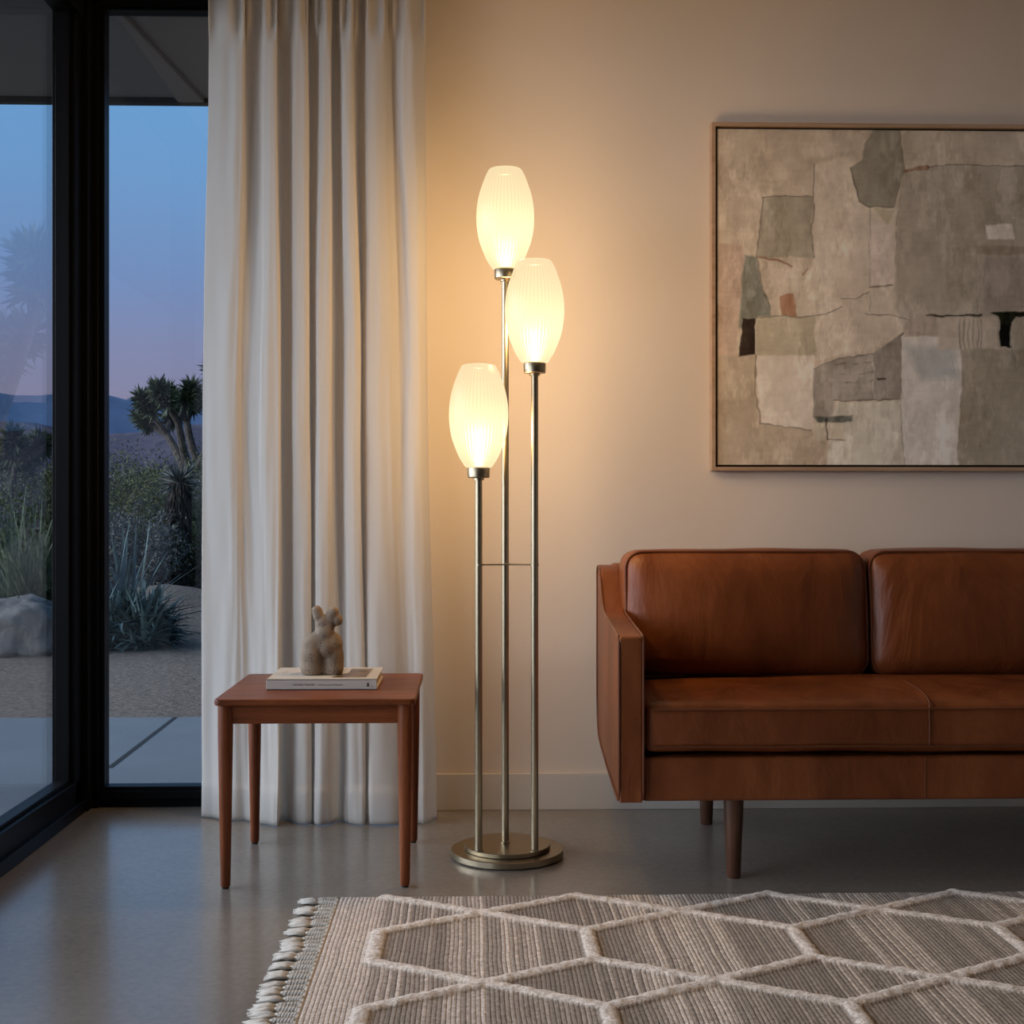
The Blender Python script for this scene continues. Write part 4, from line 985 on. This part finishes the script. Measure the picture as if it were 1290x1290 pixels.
# ------------------------------------------------------------------ rug
RX0, RX1, RY0, RY1 = -.309, 2.35, 1.55, 3.0
nx_, ny_ = 640, 360
gx_, gy_ = np.meshgrid(np.linspace(RX0, RX1, nx_), np.linspace(RY0, RY1, ny_))
def hexpat(x, y):
    # rows of flattened hexagons touching at their tips; returns distance to nearest raised line, dark factor
    PX, PY = .4375, .4235
    best = np.full(x.shape, 1e9)
    segs = []
    for i in range(-2, 9):
        for k in range(-1, 5):
            xs_ = -.2 + i * PX; yc = 2.6535 - k * PY
            segs += [((xs_, yc - .0895), (xs_, yc + .0895)), ((xs_, yc + .0895), (xs_ + PX / 2, yc + PY / 2)), ((xs_ + PX / 2, yc + PY / 2), (xs_ + PX, yc + .0895)),
                     ((xs_, yc - .0895), (xs_ + PX / 2, yc - PY / 2)), ((xs_ + PX / 2, yc - PY / 2), (xs_ + PX, yc - .0895))]
    for a, b in segs:
        if max(a[0], b[0]) < -.15 and not a[0] == b[0] == -.2: continue
        a = np.array(a); b = np.array(b); e = b - a; X_ = x - a[0]; Y_ = y - a[1]
        h = np.clip((X_ * e[0] + Y_ * e[1]) / (e @ e), 0, 1); best = np.minimum(best, np.hypot(X_ - e[0] * h, Y_ - e[1] * h))
    u = ((x + .2) / PX) % 1.0; col = np.floor((x + .2) / PX); v = ((y - 2.6535) / PY + .5) % 1.0 - .5
    lim = .0895 / PY + (.5 - .0895 / PY) * (1 - np.abs(2 * u - 1))
    inside_hex = np.abs(v) < lim
    row = np.floor((y - 2.6535) / PY + .5)
    rr = np.modf(np.abs(np.sin(col * 12.9 + row * 78.2) * 437.5))[0]
    sm = lambda e0, e1, q: np.clip((q - e0) / (e1 - e0), 0, 1)
    ch = .16 + .42 * sm(.20, .36, u + .12 * (rr - .5)) * (1 - .75 * sm(.60, .66, u + .3 * (rr - .5)))
    ah = .35 + .75 * sm(.2, .3, u) * (1 - .8 * sm(.60, .66, u + .3 * (rr - .5)))
    u2 = ((x + .2) / PX + .5) % 1.0
    cdm = .08 + .34 * sm(.42, .62, u2); ad = .3 + .8 * sm(.42, .62, u2)
    g = np.where(inside_hex, ch, cdm)
    return best, g, np.where(inside_hex, ah, ad)
dl, reg, ampv = hexpat(gx_, gy_)
nzv = np.array([noise.noise(Vector((a * 55, b * 55, 0))) for a, b in zip(gx_.ravel(), gy_.ravel())]).reshape(gx_.shape)
hw = .0158 + .0030 * nzv
line = np.clip((hw - dl) / .004 + .5, 0, 1)
border = gx_ < -.2
reg = np.where(border, .80, reg); amp = np.where(border, .30, ampv)
hgt = .009 + .0085 * np.sqrt(np.clip(1 - (dl / (hw + .002)) ** 2, 0, 1)) * (.85 + .3 * nzv) + .0012 * np.sin(gx_ * 40) * .3
ed = np.minimum(np.minimum(gx_ - RX0, RX1 - gx_), np.minimum(gy_ - RY0, RY1 - gy_)); hgt = np.where(ed < .002, .001, hgt)
rug = thing('woven_rug', 'cream and taupe woven rug with raised hexagon lines and a fringed end', 'rug', (RX0, RY1, 0))
fld = grid_mesh('rug_field', gx_, gy_, hgt, 'woven_wool', parent=rug)
wa = fld.data.attributes.new('weave', 'FLOAT_COLOR', 'POINT')
wa.data.foreach_set('color', np.stack([line, reg, amp, np.ones_like(reg)], -1).astype(np.float32).ravel())
# selvedge cord along the fringed end
pts = [(RX0 - .002, y, .006 + .0015 * math.sin(y * 300)) for y in np.arange(RY0, RY1, .006)]
obj('selvedge', MB().tube(pts, .0038, 6), 'wool_yarn', rug)
tm = []
for vrt in range(5):
    rnd = random.Random(900 + vrt); mb = MB(); Lc = .033 + rnd.uniform(-.004, .006)
    # two plied strands form the cord
    for off in (0.0,):
        for ph in (0, math.pi):
            pts = [(-q * Lc, .0025 * math.cos(ph + q * 20), .0062 + .0030 * math.sin(ph + q * 20)) for q in np.linspace(0, 1, 26)]
            mb.tube(pts, .0032, 7)
    kx = -Lc; mb.tube([(kx + .003, 0, .005), (kx - .001, 0, .006), (kx - .006, 0, .005)], [.0034, .0050, .0042], 8)
    bend = rnd.uniform(-.010, .010)
    for s in range(15):
        a = rnd.uniform(-.0085, .0085); l = rnd.uniform(.034, .052); z1 = rnd.uniform(.002, .007)
        mb.tube([(kx - .004, a * .3, .005), (kx - .004 - l * .45, a + bend * .35, z1 + .002), (kx - .004 - l, a * 1.5 + bend + rnd.uniform(-.003, .003), rnd.uniform(.003, .006))], [.0028, .0026, .0014], 5)
    me = bpy.data.meshes.new('tassel'); me.from_pydata(mb.v, [], mb.f); me.shade_smooth(); me.materials.append(MATS['wool_yarn']); tm.append(me)
rnd = random.Random(5); y = RY1 - .010; k = 0
while y > RY0 + .01:
    t_ = bpy.data.objects.new('tassel', tm[k % 5] if rnd.random() < .6 else rnd.choice(tm)); C.objects.link(t_); t_.parent = rug
    t_.location = (-.002, y - RY1, 0); t_.rotation_euler = (0, 0, rnd.uniform(-.16, .16)); y -= .0265 * rnd.uniform(.9, 1.1); k += 1
